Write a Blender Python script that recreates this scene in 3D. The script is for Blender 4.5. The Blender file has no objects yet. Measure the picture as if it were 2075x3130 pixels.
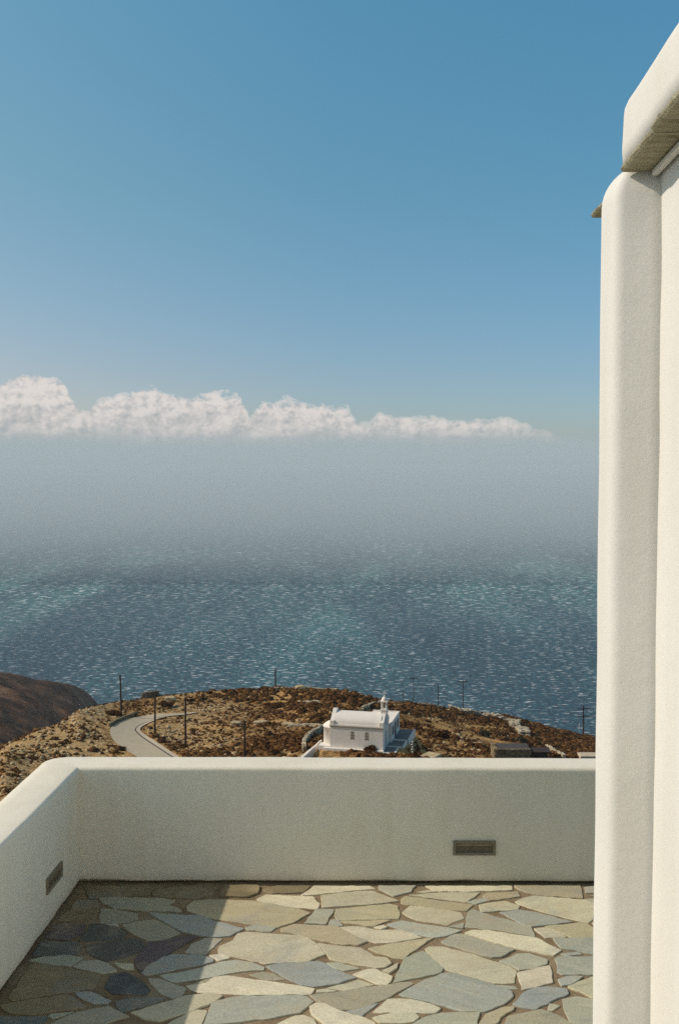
import bpy, bmesh, math, random
import numpy as np
from mathutils import Vector, Matrix
random.seed(7); np.random.seed(7)
R = math.radians
D = bpy.data
scn = bpy.context.scene
col = scn.collection
EYE = 1.78; PITCH = 2.54; F = 3043.0; CX, CY = 1037.5, 1565.0
cp, sp_ = math.cos(R(PITCH)), math.sin(R(PITCH))
SEA_Z = -200.0

# ------------------------------------------------------------------ camera geometry helpers (survey of the photograph)
def ray(x, y):
    a = (x - CX) / F; b = (CY - y) / F
    return a, cp + b * sp_, -sp_ + b * cp
def on_floor(x, y, z=0.0):
    r = ray(x, y); t = (z - EYE) / r[2]
    return r[0] * t, r[1] * t

# ------------------------------------------------------------------ objects
def tag(o, label=None, cat=None, group=None, kind=None):
    if label: o['label'] = label
    if cat: o['category'] = cat
    if group: o['group'] = group
    if kind: o['kind'] = kind
    return o
def empty(name, loc=(0, 0, 0), rz=0.0):
    o = D.objects.new(name, None); col.objects.link(o)
    o.empty_display_size = .3
    o.location = loc; o.rotation_euler = (0, 0, rz)
    return o
def link(name, me, mat=None, parent=None, smooth=False):
    o = D.objects.new(name, me); col.objects.link(o)
    if mat:
        for m in (mat if isinstance(mat, (list, tuple)) else [mat]): me.materials.append(m)
    if smooth: me.polygons.foreach_set('use_smooth', [True] * len(me.polygons))
    if parent: o.parent = parent
    return o
def pymesh(name, V, Fc):
    me = D.meshes.new(name); me.from_pydata([tuple(v) for v in V], [], [tuple(f) for f in Fc]); me.update()
    return me
class MB:
    def __init__(s): s.bm = bmesh.new()
    def box(s, c, d, M=None, bev=0):
        r = bmesh.ops.create_cube(s.bm, size=1.0)
        vs = r['verts']
        for v in vs: v.co = Vector((v.co.x * d[0] + c[0], v.co.y * d[1] + c[1], v.co.z * d[2] + c[2]))
        if bev:
            es = list({e for v in vs for e in v.link_edges})
            rr = bmesh.ops.bevel(s.bm, geom=es, offset=bev, segments=2, affect='EDGES', profile=.5)
            vs = list({v for f in rr['faces'] for v in f.verts} | {v for v in vs if v.is_valid})
        if M: 
            for v in vs: v.co = M @ v.co
        return vs
    def prism(s, pts, axis_from, axis_to, M=None):
        # pts: 2-D outline, placed by function pair
        a = [s.bm.verts.new(axis_from(p)) for p in pts]
        b = [s.bm.verts.new(axis_to(p)) for p in pts]
        n = len(pts)
        s.bm.faces.new(a); s.bm.faces.new(b[::-1])
        for i in range(n): s.bm.faces.new((a[i], b[i], b[(i + 1) % n], a[(i + 1) % n]))
        bmesh.ops.recalc_face_normals(s.bm, faces=s.bm.faces)
        return a + b
    def tube(s, p0, p1, r0, r1=None, n=8):
        r1 = r0 if r1 is None else r1
        p0, p1 = Vector(p0), Vector(p1); d = (p1 - p0); q = d.to_track_quat('Z', 'Y').to_matrix()
        a, b = [], []
        for i in range(n):
            t = 2 * math.pi * i / n; u = q @ Vector((math.cos(t), math.sin(t), 0))
            a.append(s.bm.verts.new(p0 + u * r0)); b.append(s.bm.verts.new(p1 + u * r1))
        for i in range(n): s.bm.faces.new((a[i], a[(i + 1) % n], b[(i + 1) % n], b[i]))
        s.bm.faces.new(a[::-1]); s.bm.faces.new(b)
    def lathe(s, prof, c, n=16, a0=0, a1=2 * math.pi):
        full = abs(a1 - a0 - 2 * math.pi) < 1e-6
        m = n if full else n + 1
        rings = []
        for r, z in prof:
            rings.append([s.bm.verts.new((c[0] + max(r, .001) * math.cos(a0 + (a1 - a0) * i / n), c[1] + max(r, .001) * math.sin(a0 + (a1 - a0) * i / n), c[2] + z)) for i in range(m)])
        for k in range(len(rings) - 1):
            for i in range(m if full else m - 1):
                j = (i + 1) % m
                s.bm.faces.new((rings[k][i], rings[k][j], rings[k + 1][j], rings[k + 1][i]))
        bmesh.ops.recalc_face_normals(s.bm, faces=s.bm.faces)
    def build(s, name, mat, parent=None, smooth=False):
        me = D.meshes.new(name); s.bm.to_mesh(me); s.bm.free()
        return link(name, me, mat, parent, smooth)

# ------------------------------------------------------------------ numpy noise
def _h(ix, iy, seed):
    n = (ix.astype(np.int64) * 374761393 + iy.astype(np.int64) * 668265263 + seed * 1274126177) & 0x7fffffff
    n = ((n ^ (n >> 13)) * 1274126177) & 0x7fffffff
    return ((n ^ (n >> 16)) & 0xffff) / 65535.0
def vnoise(x, y, seed=0):
    x = np.asarray(x, float); y = np.asarray(y, float)
    ix = np.floor(x); iy = np.floor(y); fx = x - ix; fy = y - iy
    fx = fx * fx * (3 - 2 * fx); fy = fy * fy * (3 - 2 * fy)
    a = _h(ix, iy, seed); b = _h(ix + 1, iy, seed); c = _h(ix, iy + 1, seed); d = _h(ix + 1, iy + 1, seed)
    return (a + (b - a) * fx + (c - a) * fy + (a - b - c + d) * fx * fy) * 2 - 1
def fbm(x, y, o=4, seed=0):
    s = 0; a = 1.0; t = 0
    for i in range(o):
        s = s + a * vnoise(np.asarray(x) * 2 ** i + 13.7 * i, np.asarray(y) * 2 ** i - 7.1 * i, seed + i); t += a; a *= .5
    return s / t

# ------------------------------------------------------------------ materials
def newmat(name):
    m = D.materials.new(name); m.use_nodes = True
    nt = m.node_tree; b = nt.nodes['Principled BSDF']
    return m, nt, b
def N(nt, t, **k):
    n = nt.nodes.new(t)
    for a, v in k.items():
        if a.startswith('i_'):
            key = a[2:]; key = int(key) if key.isdigit() else key.replace('_', ' ')
            n.inputs[key].default_value = v
        else: setattr(n, a, v)
    return n
def coords(nt, scale=(1, 1, 1), rot=(0, 0, 0), kind='Object'):
    tc = N(nt, 'ShaderNodeTexCoord'); mp = N(nt, 'ShaderNodeMapping')
    mp.inputs['Scale'].default_value = scale; mp.inputs['Rotation'].default_value = rot
    nt.links.new(tc.outputs[kind], mp.inputs[0]); return mp.outputs[0]
def noise(nt, vec, scale, detail=4, rough=.55, dist=0):
    n = N(nt, 'ShaderNodeTexNoise'); n.inputs['Scale'].default_value = scale; n.inputs['Detail'].default_value = detail
    n.inputs['Roughness'].default_value = rough; n.inputs['Distortion'].default_value = dist
    nt.links.new(vec, n.inputs['Vector']); return n.outputs['Fac']
def ramp(nt, fac, stops, interp='LINEAR'):
    r = N(nt, 'ShaderNodeValToRGB'); cr = r.color_ramp; cr.interpolation = interp
    while len(cr.elements) < len(stops): cr.elements.new(.5)
    for e, (p, c) in zip(cr.elements, stops):
        e.position = p; e.color = (*c, 1) if len(c) == 3 else c
    nt.links.new(fac, r.inputs[0]); return r.outputs[0]
def mix(nt, fac, a, b, mode='MIX'):
    m = N(nt, 'ShaderNodeMix', data_type='RGBA', blend_type=mode)
    for s, v in ((m.inputs['Factor'], fac), (m.inputs['A'], a), (m.inputs['B'], b)):
        if hasattr(v, 'is_output'): nt.links.new(v, s)
        else: s.default_value = v if not isinstance(v, tuple) or len(v) == 4 else (*v, 1)
    return m.outputs['Result']
def math_(nt, op, a, b=0.0, c=0.0, clamp=False):
    m = N(nt, 'ShaderNodeMath', operation=op, use_clamp=clamp)
    for i, v in enumerate((a, b, c)):
        if hasattr(v, 'is_output'): nt.links.new(v, m.inputs[i])
        else: m.inputs[i].default_value = v
    return m.outputs[0]
def bump(nt, b, h, strength, dist=.01, prev=None):
    n = N(nt, 'ShaderNodeBump'); n.inputs['Strength'].default_value = strength; n.inputs['Distance'].default_value = dist
    nt.links.new(h, n.inputs['Height'])
    if prev is not None: nt.links.new(prev, n.inputs['Normal'])
    if b is not None: nt.links.new(n.outputs[0], b.inputs['Normal'])
    return n.outputs[0]

def stones(name, c, scale, joint=.35):
    m, nt, b = newmat(name); v = coords(nt)
    vo = N(nt, 'ShaderNodeTexVoronoi', feature='F1'); vo.inputs['Scale'].default_value = scale; nt.links.new(v, vo.inputs['Vector'])
    ve_ = N(nt, 'ShaderNodeTexVoronoi', feature='DISTANCE_TO_EDGE'); ve_.inputs['Scale'].default_value = scale; nt.links.new(v, ve_.inputs['Vector'])
    s1 = N(nt, 'ShaderNodeSeparateColor'); nt.links.new(vo.outputs['Color'], s1.inputs[0])
    cc = ramp(nt, s1.outputs[0], [(0, tuple(x * .55 for x in c)), (.5, c), (1, tuple(min(.9, x * 1.35) for x in c))])
    jt = ramp(nt, ve_.outputs['Distance'], [(.02, (joint, joint * .9, joint * .75)), (.10, (1, 1, 1))])
    cc = mix(nt, 1.0, cc, jt, 'MULTIPLY')
    cc = mix(nt, .5, cc, ramp(nt, noise(nt, v, scale * 3, 5, .7), [(.3, (.6, .6, .6)), (.7, (1.2, 1.2, 1.2))]), 'MULTIPLY')
    nt.links.new(cc, b.inputs['Base Color']); b.inputs['Roughness'].default_value = .95; b.inputs['Specular IOR Level'].default_value = .1
    bump(nt, b, ve_.outputs['Distance'], .8, .06); return m
def plaster(name, c1, c2, fine=1.0):
    m, nt, b = newmat(name); v = coords(nt)
    big = noise(nt, v, 1.6 * fine, 5, .6); col_ = ramp(nt, big, [(.3, c1), (.7, c2)])
    vs = coords(nt, (9 * fine, 9 * fine, .55 * fine)); st = noise(nt, vs, 1.0, 4, .6)
    stc = ramp(nt, st, [(.38, (.9, .875, .82)), (.55, (1, 1, 1))])
    c = mix(nt, .32, col_, stc, 'MULTIPLY')
    gr = noise(nt, v, 300 * fine, 2, .6); grc = ramp(nt, gr, [(.34, (.80, .79, .76)), (.6, (1.02, 1.02, 1.02))])
    c = mix(nt, .35, c, grc, 'MULTIPLY')
    nt.links.new(c, b.inputs['Base Color']); b.inputs['Roughness'].default_value = .92
    b.inputs['Specular IOR Level'].default_value = .15
    n1 = bump(nt, None, noise(nt, v, 6 * fine, 4, .55), .35, .012 / fine)
    bump(nt, b, noise(nt, v, 120 * fine, 4, .7), .25, .003 / fine, n1)
    return m
M = {}
M['plaster'] = plaster('warm_white_plaster', (.78, .725, .60), (.83, .775, .655))
M['plaster_house'] = plaster('house_plaster', (.69, .665, .615), (.73, .705, .655))
M['plaster_far'] = plaster('chapel_plaster', (.80, .735, .655), (.84, .775, .70), .15)

def simple(name, c, rough=.8, var=.15, scale=4.0, metal=0, bumpd=None):
    m, nt, b = newmat(name); v = coords(nt)
    n_ = noise(nt, v, scale, 5, .6)
    lo = tuple(x * (1 - var) for x in c); hi = tuple(min(1, x * (1 + var)) for x in c)
    nt.links.new(ramp(nt, n_, [(.3, lo), (.7, hi)]), b.inputs['Base Color'])
    b.inputs['Roughness'].default_value = rough; b.inputs['Metallic'].default_value = metal
    if bumpd: bump(nt, b, noise(nt, v, scale * 3, 5, .6), .6, bumpd)
    return m
M['dark'] = simple('dark_opening', (.03, .032, .035), .4)
M['wood_pole'] = simple('weathered_pole_wood', (.035, .018, .012), .9, .3, 2)
M['metal'] = simple('grey_metal', (.35, .36, .36), .5, .1)
M['bronze'] = simple('bronze_light_frame', (.22, .185, .125), .55, .25, 60, 0, .0006)
M['diff'] = simple('dull_light_cover', (.12, .095, .062), .45, .2, 80)
M['slab_far'] = simple('grey_flagstone', (.16, .155, .15), .8, .25, .8)
M['concrete'] = simple('pale_concrete', (.52, .47, .38), .9, .12, .8, 0, .02)
M['grille'] = simple('window_grille_plaster', (.50, .44, .36), .9, .1, 3)
M['iron'] = simple('dark_iron', (.06, .055, .05), .5, .2, 10)
M['bell'] = simple('bronze_bell', (.16, .11, .05), .35, .2, 5, .7)

# slate drip stones
m, nt, b = newmat('rough_slate'); v = coords(nt, (6, 30, 30), (0, 0, .12))
nn = noise(nt, v, 1.2, 7, .65, .6)
nt.links.new(ramp(nt, nn, [(.25, (.16, .14, .08)), (.5, (.31, .275, .175)), (.75, (.46, .42, .29))]), b.inputs['Base Color'])
b.inputs['Roughness'].default_value = .85
bump(nt, b, noise(nt, coords(nt, (14, 60, 60), (0, 0, .12)), 1.0, 6, .7), .9, .01); M['slate'] = m

# paving stones: colour per stone comes from the stone itself
m, nt, b = newmat('crazy_paving_stone')
at = N(nt, 'ShaderNodeAttribute', attribute_name='stone'); vn = N(nt, 'ShaderNodeAttribute', attribute_name='vein')
tc = N(nt, 'ShaderNodeTexCoord'); vr = N(nt, 'ShaderNodeVectorRotate', rotation_type='Z_AXIS')
nt.links.new(tc.outputs['Object'], vr.inputs['Vector']); nt.links.new(vn.outputs['Fac'], vr.inputs['Angle'])
mp = N(nt, 'ShaderNodeMapping'); mp.inputs['Scale'].default_value = (3.2, 17, 6); nt.links.new(vr.outputs[0], mp.inputs[0])
ve = noise(nt, mp.outputs[0], 1.0, 8, .64, .9)
vec = ramp(nt, ve, [(.2, (.60, .57, .50)), (.40, (.92, .92, .90)), (.58, (1.0, 1.0, .98)), (.8, (1.28, 1.25, 1.16))])
c = mix(nt, .9, at.outputs['Color'], vec, 'MULTIPLY')
bl = noise(nt, tc.outputs['Object'], 7, 6, .65, .4)
c = mix(nt, math_(nt, 'MULTIPLY', ramp(nt, bl, [(.5, (0, 0, 0)), (.7, (1, 1, 1))]), .45), c, (.50, .40, .24))
bl2 = noise(nt, coords(nt, (1, 1, 1), (0, 0, .7)), 4.3, 5, .65, .5)
c = mix(nt, math_(nt, 'MULTIPLY', ramp(nt, bl2, [(.52, (0, 0, 0)), (.72, (1, 1, 1))]), .5), c, (.27, .30, .30))
sp = noise(nt, tc.outputs['Object'], 170, 3, .7)
c = mix(nt, .55, c, ramp(nt, sp, [(.33, (.6, .58, .52)), (.55, (1, 1, 1)), (.75, (1.12, 1.12, 1.1))]), 'MULTIPLY')
nt.links.new(c, b.inputs['Base Color']); b.inputs['Roughness'].default_value = .62; b.inputs['Specular IOR Level'].default_value = .35
n1 = bump(nt, None, ve, .7, .007); bump(nt, b, noise(nt, tc.outputs['Object'], 90, 5, .7), .45, .003, n1)
M['stone'] = m
m, nt, b = newmat('brown_mortar'); v = coords(nt)
nn = noise(nt, v, 5, 6, .65)
c = ramp(nt, nn, [(.3, (.16, .11, .055)), (.5, (.26, .19, .11)), (.72, (.36, .29, .18))])
c = mix(nt, .5, c, ramp(nt, noise(nt, v, 220, 3, .7), [(.35, (.6, .55, .5)), (.6, (1.1, 1.1, 1.1))]), 'MULTIPLY')
nt.links.new(c, b.inputs['Base Color']); b.inputs['Roughness'].default_value = .95
bump(nt, b, noise(nt, v, 70, 5, .7), .8, .006); M['mortar'] = m

# hillside ground
m, nt, b = newmat('dry_hillside'); v = coords(nt)
tuft = noise(nt, v, .9, 6, .68); patch = noise(nt, v, .045, 4, .55); fine = noise(nt, v, 1.9, 5, .75)
att = N(nt, 'ShaderNodeAttribute', attribute_name='bare')
ochre = ramp(nt, fine, [(.3, (.20, .105, .028)), (.5, (.50, .29, .105)), (.7, (.66, .43, .20))])
brown = ramp(nt, fine, [(.3, (.075, .036, .013)), (.55, (.21, .11, .04)), (.75, (.36, .22, .09))])
scree = ramp(nt, fine, [(.32, (.22, .14, .05)), (.48, (.48, .32, .15)), (.62, (.65, .49, .28))])
f = math_(nt, 'ADD', math_(nt, 'MULTIPLY', patch, 1.0), math_(nt, 'MULTIPLY', tuft, .9))
f = ramp(nt, f, [(.86, (0, 0, 0)), (1.05, (1, 1, 1))])
c = mix(nt, f, brown, ochre)
sf = math_(nt, 'MULTIPLY', att.outputs['Fac'], ramp(nt, tuft, [(.42, (0, 0, 0)), (.55, (1, 1, 1))]))
c = mix(nt, sf, c, scree)
nt.links.new(c, b.inputs['Base Color']); b.inputs['Roughness'].default_value = 1; b.inputs['Specular IOR Level'].default_value = .05
bump(nt, b, tuft, 1.0, .7); M['ground'] = m
m, nt, b = newmat('brown_headland'); v = coords(nt)
n1 = noise(nt, v, .03, 9, .72); n2 = noise(nt, coords(nt, (.006, .012, .16)), 1, 5, .6, .5)
c = ramp(nt, n1, [(.38, (.030, .014, .008)), (.5, (.115, .060, .034)), (.64, (.24, .14, .08))])
c = mix(nt, .7, c, ramp(nt, n2, [(.40, (.35, .35, .35)), (.47, (1, 1, 1)), (.62, (1.3, 1.25, 1.2))]), 'MULTIPLY')
nt.links.new(c, b.inputs['Base Color']); b.inputs['Roughness'].default_value = 1; b.inputs['Specular IOR Level'].default_value = .05
bump(nt, b, noise(nt, v, .07, 8, .7), 1.0, 11); M['headland'] = m
def asph(name, c1, c2):
    m, nt, b = newmat(name); v = coords(nt)
    c = ramp(nt, noise(nt, v, 1.2, 6, .7), [(.3, c1), (.7, c2)])
    c = mix(nt, .6, c, ramp(nt, noise(nt, v, 9, 3, .7), [(.3, (.75, .75, .75)), (.7, (1.15, 1.15, 1.15))]), 'MULTIPLY')
    nt.links.new(c, b.inputs['Base Color']); b.inputs['Roughness'].default_value = .95; return m
M['road'] = asph('dusty_road', (.40, .325, .22), (.52, .43, .30))
M['gutter'] = asph('road_edge_concrete', (.48, .38, .26), (.60, .49, .35))
M['joint'] = simple('dark_joint', (.06, .04, .03))
M['rock'] = simple('pale_rock', (.46, .345, .19), .95, .4, 1.2, 0, .05)
M['wallstone'] = stones('dry_wall_stone', (.55, .47, .34), 2.3)
M['hut'] = stones('hut_rubble', (.30, .23, .14), 3.2, .2)
m, nt, b = newmat('brown_shrub'); v = coords(nt)
at = N(nt, 'ShaderNodeAttribute', attribute_name='tone')
c = mix(nt, at.outputs['Fac'], (.055, .024, .010), (.24, .125, .048))
c = mix(nt, .5, c, ramp(nt, noise(nt, v, 4.5, 4, .7), [(.35, (.4, .4, .4)), (.65, (1.35, 1.3, 1.2))]), 'MULTIPLY')
nt.links.new(c, b.inputs['Base Color']); b.inputs['Roughness'].default_value = 1; b.inputs['Specular IOR Level'].default_value = 0; M['shrub'] = m
m, nt, b = newmat('dark_green_shrub'); v = coords(nt)
c = ramp(nt, noise(nt, v, 5, 4, .7), [(.35, (.02, .02, .006)), (.7, (.075, .065, .022))])
nt.links.new(c, b.inputs['Base Color']); b.inputs['Roughness'].default_value = 1; M['green'] = m

# sea
m, nt, b = newmat('windy_sea'); nt.nodes.remove(b); out = nt.nodes['Material Output']
geo = N(nt, 'ShaderNodeNewGeometry')
def cvec(s, rot=0.0):
    mp = N(nt, 'ShaderNodeMapping'); mp.inputs['Scale'].default_value = s; mp.inputs['Rotation'].default_value = (0, 0, rot)
    nt.links.new(geo.outputs['Position'], mp.inputs[0]); return mp.outputs[0]
sepn = N(nt, 'ShaderNodeSeparateXYZ'); nt.links.new(geo.outputs['Position'], sepn.inputs[0])
dist = math_(nt, 'SQRT', math_(nt, 'ADD', math_(nt, 'POWER', sepn.outputs[0], 2), math_(nt, 'POWER', sepn.outputs[1], 2)))
def caps(sx, sy, th, det=3):
    n_ = noise(nt, cvec((sx, sy, 1), .04), 1, det, .5, .3)
    return ramp(nt, n_, [(th, (0, 0, 0)), (th + .07, (1, 1, 1))])
gust = noise(nt, cvec((.0050, .0010, 1), .55), 1, 5, .55, .7)
gm = ramp(nt, gust, [(.3, (.35, .35, .35)), (.65, (1, 1, 1))])
k1 = caps(.105, .34, .598, 3); k2 = caps(.080, .15, .580, 3); k3 = caps(.055, .055, .582, 3)
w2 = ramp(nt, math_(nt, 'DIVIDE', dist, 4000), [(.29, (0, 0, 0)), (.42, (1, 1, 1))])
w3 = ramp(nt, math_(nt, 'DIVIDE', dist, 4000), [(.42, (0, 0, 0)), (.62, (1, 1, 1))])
cap = mix(nt, w3, mix(nt, w2, k1, k2), k3)
cap = math_(nt, 'MULTIPLY', cap, gm)
wv = noise(nt, cvec((.30, .11, 1), .08), 1, 5, .72)
wv2 = noise(nt, cvec((.11, .035, 1), -.1), 1, 5, .7)
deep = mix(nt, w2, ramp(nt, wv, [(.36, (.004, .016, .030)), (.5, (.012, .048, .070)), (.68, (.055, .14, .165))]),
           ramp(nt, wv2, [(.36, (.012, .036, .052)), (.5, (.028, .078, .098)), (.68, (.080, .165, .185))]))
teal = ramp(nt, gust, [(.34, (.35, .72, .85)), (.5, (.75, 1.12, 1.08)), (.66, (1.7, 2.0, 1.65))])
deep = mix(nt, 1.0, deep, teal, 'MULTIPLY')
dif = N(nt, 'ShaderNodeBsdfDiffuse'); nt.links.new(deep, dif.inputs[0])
gl = N(nt, 'ShaderNodeBsdfGlossy'); gl.inputs['Roughness'].default_value = .42; gl.inputs['Color'].default_value = (.9, .9, .9, 1)
bn = N(nt, 'ShaderNodeBump'); bn.inputs['Strength'].default_value = .6; bn.inputs['Distance'].default_value = 1.6; nt.links.new(wv, bn.inputs['Height'])
nt.links.new(bn.outputs[0], gl.inputs['Normal']); nt.links.new(bn.outputs[0], dif.inputs['Normal'])
ms = N(nt, 'ShaderNodeMixShader'); ms.inputs[0].default_value = .12
nt.links.new(dif.outputs[0], ms.inputs[1]); nt.links.new(gl.outputs[0], ms.inputs[2])
foam = N(nt, 'ShaderNodeBsdfDiffuse'); foam.inputs[0].default_value = (.80, .84, .84, 1)
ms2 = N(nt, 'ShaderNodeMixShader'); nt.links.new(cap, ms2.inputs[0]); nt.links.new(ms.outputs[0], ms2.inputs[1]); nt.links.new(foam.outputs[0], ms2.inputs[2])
nt.links.new(ms2.outputs[0], out.inputs[0]); M['sea'] = m

# ------------------------------------------------------------------ terrain height field (Y forward, u = X / Y)
def T_of(py): return np.tan(np.arctan((np.asarray(py, float) - CY) / F) + R(PITCH))
def u_of(px): return (np.asarray(px, float) - CX) / F * 1.010
CR = [(-900, 2700), (-400, 2520), (-100, 2370), (0, 2299), (32, 2275), (96, 2243), (166, 2221), (210, 2199), (242, 2173), (300, 2154), (357, 2149), (434, 2138), (485, 2125),
      (600, 2116), (701, 2110), (829, 2109), (925, 2106), (996, 2110), (1091, 2120), (1155, 2136), (1206, 2143), (1257, 2150), (1346, 2163),
      (1448, 2184), (1538, 2193), (1601, 2208), (1665, 2227), (1761, 2248), (1831, 2262), (2000, 2310), (2400, 2400), (3200, 2480)]
cu = u_of([c[0] for c in CR]); ct = T_of([c[1] for c in CR])
DCu = u_of([-900, -300, 0, 166, 300, 450, 700, 925, 1100, 1300, 1500, 1800, 2600]); DCd = np.array([120, 140, 168, 185, 205, 222, 232, 232, 222, 235, 255, 262, 250.])
DNu = u_of([-900, 0, 300, 560, 750, 950, 1090, 1250, 1500, 1800, 2600]); DNd = np.array([90, 150, 158, 160, 150, 125, 113, 116, 138, 170, 150.])
def base_H(X, Y):
    X = np.asarray(X, float); Y = np.asarray(Y, float)
    Ys = np.maximum(Y, 5.0); u = np.clip(X / Ys, -1.6, 1.6)
    tc = np.interp(u, cu, ct); dc = np.interp(u, DCu, DCd); dn = np.interp(u, DNu, DNd)
    dn = np.minimum(dn, dc - 25)
    tn = np.maximum(.297, tc + .012)
    k = (tn - tc) / (dc - dn)
    t = tc + k * (dc - Ys)
    near = Ys < dn
    t = np.where(near, tn + (dn - Ys) * .0011 * np.clip(1 - (dn - Ys) / 300, 0, 1), t)
    drop = t * Ys
    over = np.maximum(Ys - dc, 0)
    drop_c = tc * dc + over * .23 + np.minimum(over, 40) ** 2 * .006 + np.maximum(over - 40, 0) * .42
    drop = np.where(Ys > dc, drop_c, drop)
    z = EYE - drop
    return np.maximum(z, SEA_Z - 25)
ROADM = None
CHA = R(-13)
def site_k(X, Y):
    c, s = math.cos(CHA), math.sin(CHA); dx, dy = np.asarray(X, float) + 1.24, np.asarray(Y, float) - 130.2
    a = dx * c + dy * s; b_ = -dx * s + dy * c
    d = np.hypot(np.maximum(np.maximum(-.6 - a, a - 8.9), 0), np.maximum(np.maximum(-.2 - b_, b_ - 11.5), 0))
    return np.clip(1 - d / 3.5, 0, 1) ** 1.5
def H(X, Y, detail=True):
    z = base_H(X, Y)
    if detail:
        k = np.clip((np.asarray(Y, float) - 25) / 60, 0, 1)
        n_ = .55 * fbm(np.asarray(X) / 17., np.asarray(Y) / 17., 3, 3) + .30 * fbm(np.asarray(X) / 4., np.asarray(Y) / 4., 3, 9)
        if ROADM is not None: n_ = n_ * ROADM(X, Y)
        z = z + n_ * k
        sk = site_k(X, Y); z = z * (1 - sk) + sk * (EYE - 37.15)
    return z
def to_ground(px, py, detail=False):
    r = ray(px, py); Yv = np.arange(60, 330, .25); t = Yv / r[1]
    zz = EYE + r[2] * t; h = H(r[0] * t, Yv, detail)
    i = np.argmax(zz <= h + .02)
    if zz[i] > h[i] + .02: i = int(np.argmin(zz - h))
    return Vector((r[0] * t[i], Yv[i], float(h[i])))

Lp = [(640, 2400), (500, 2365), (424, 2319), (357, 2274), (338, 2245), (344, 2223), (383, 2203), (446, 2190), (510, 2183), (599, 2178)]
Rp = [(700, 2390), (625, 2355), (552, 2319), (485, 2274), (437, 2242), (430, 2229), (453, 2213), (510, 2193), (574, 2185), (604, 2180)]
def spline(P, n=14):
    out = []
    P = [P[0]] + P + [P[-1]]
    for i in range(1, len(P) - 2):
        for k in range(n):
            out.append(0.5 * ((2 * P[i]) + (P[i + 1] - P[i - 1]) * (k / n) + (2 * P[i - 1] - 5 * P[i] + 4 * P[i + 1] - P[i + 2]) * (k / n) ** 2 + (-P[i - 1] + 3 * P[i] - 3 * P[i + 1] + P[i + 2]) * (k / n) ** 3))
    out.append(P[-1]); return out
LW = spline([to_ground(*p) for p in Lp]); RW = spline([to_ground(*p) for p in Rp])
_rc = np.array([((a.x + b.x) / 2, (a.y + b.y) / 2) for a, b in zip(LW, RW)])
_rw = np.array([(a - b).length / 2 for a, b in zip(LW, RW)])
def road_d(X, Y):
    X = np.asarray(X, float); Y = np.asarray(Y, float); sh = np.broadcast(X, Y).shape
    Xf = np.broadcast_to(X, sh).ravel(); Yf = np.broadcast_to(Y, sh).ravel(); out = np.full(Xf.shape, 99.)
    for (cx_, cy_), w in zip(_rc[::3], _rw[::3]): out = np.minimum(out, np.hypot(Xf - cx_, Yf - cy_) - w)
    return out.reshape(sh)
SITE = Vector((2.5, 131.5))     # chapel platform
def _rm(X, Y):
    d1 = road_d(X, Y); d2 = np.hypot(np.asarray(X, float) - SITE.x, np.asarray(Y, float) - SITE.y) - 8
    return np.clip(np.minimum(d1 - 1, d2) / 5, 0, 1)
ROADM = _rm

def grid_mesh(name, us, Ys, hf, mat, off=0.0):
    U, YY = np.meshgrid(us, Ys); X = U * YY; Z = hf(X, YY) + off
    nY, nU = U.shape
    V = np.stack([X, YY, Z], -1).reshape(-1, 3)
    i = np.arange(nY * nU).reshape(nY, nU)
    Fc = np.stack([i[:-1, :-1], i[:-1, 1:], i[1:, 1:], i[1:, :-1]], -1).reshape(-1, 4)
    me = D.meshes.new(name); me.vertices.add(len(V)); me.vertices.foreach_set('co', V.ravel())
    me.loops.add(Fc.size); me.loops.foreach_set('vertex_index', Fc.ravel())
    me.polygons.add(len(Fc)); me.polygons.foreach_set('loop_start', np.arange(0, Fc.size, 4)); me.update(calc_edges=True)
    me.polygons.foreach_set('use_smooth', [True] * len(Fc))
    return link(name, me, mat), X, YY
us = np.concatenate([np.linspace(-1.5, -.42, 60)[:-1], np.linspace(-.42, .36, 560), np.linspace(.36, 1.5, 60)[1:]])
Yg = np.concatenate([np.linspace(6, 90, 40)[:-1], np.linspace(90, 270, 230), np.linspace(270, 560, 60)[1:]])
gr, GX, GY = grid_mesh('ground', us, Yg, H, M['ground'])
tag(gr, kind='structure')
# bare scree mask: the left slope and the cutting above the road
def bare(X, Y):
    px = X / Y / 1.010 * F + CX
    left = np.clip((430 - px) / 120, 0, 1) * np.clip((Y - 60) / 40, 0, 1)
    rd = road_d(X, Y)
    cut = np.exp(-((rd - 6) / 6.0) ** 2) * np.clip((px - 430) / 60, 0, 1) * .9
    cut2 = np.clip(1 - np.abs(px - 680) / 240, 0, 1) * np.clip((190 - Y) / 25, 0, 1)
    n_ = fbm(X / 9., Y / 9., 3, 21)
    return np.clip(np.maximum(np.maximum(left, cut), cut2 * 1.2) + n_ * .35, 0, 1)
aa = gr.data.attributes.new('bare', 'FLOAT', 'POINT'); aa.data.foreach_set('value', bare(GX, GY).ravel().astype(np.float32))

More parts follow.
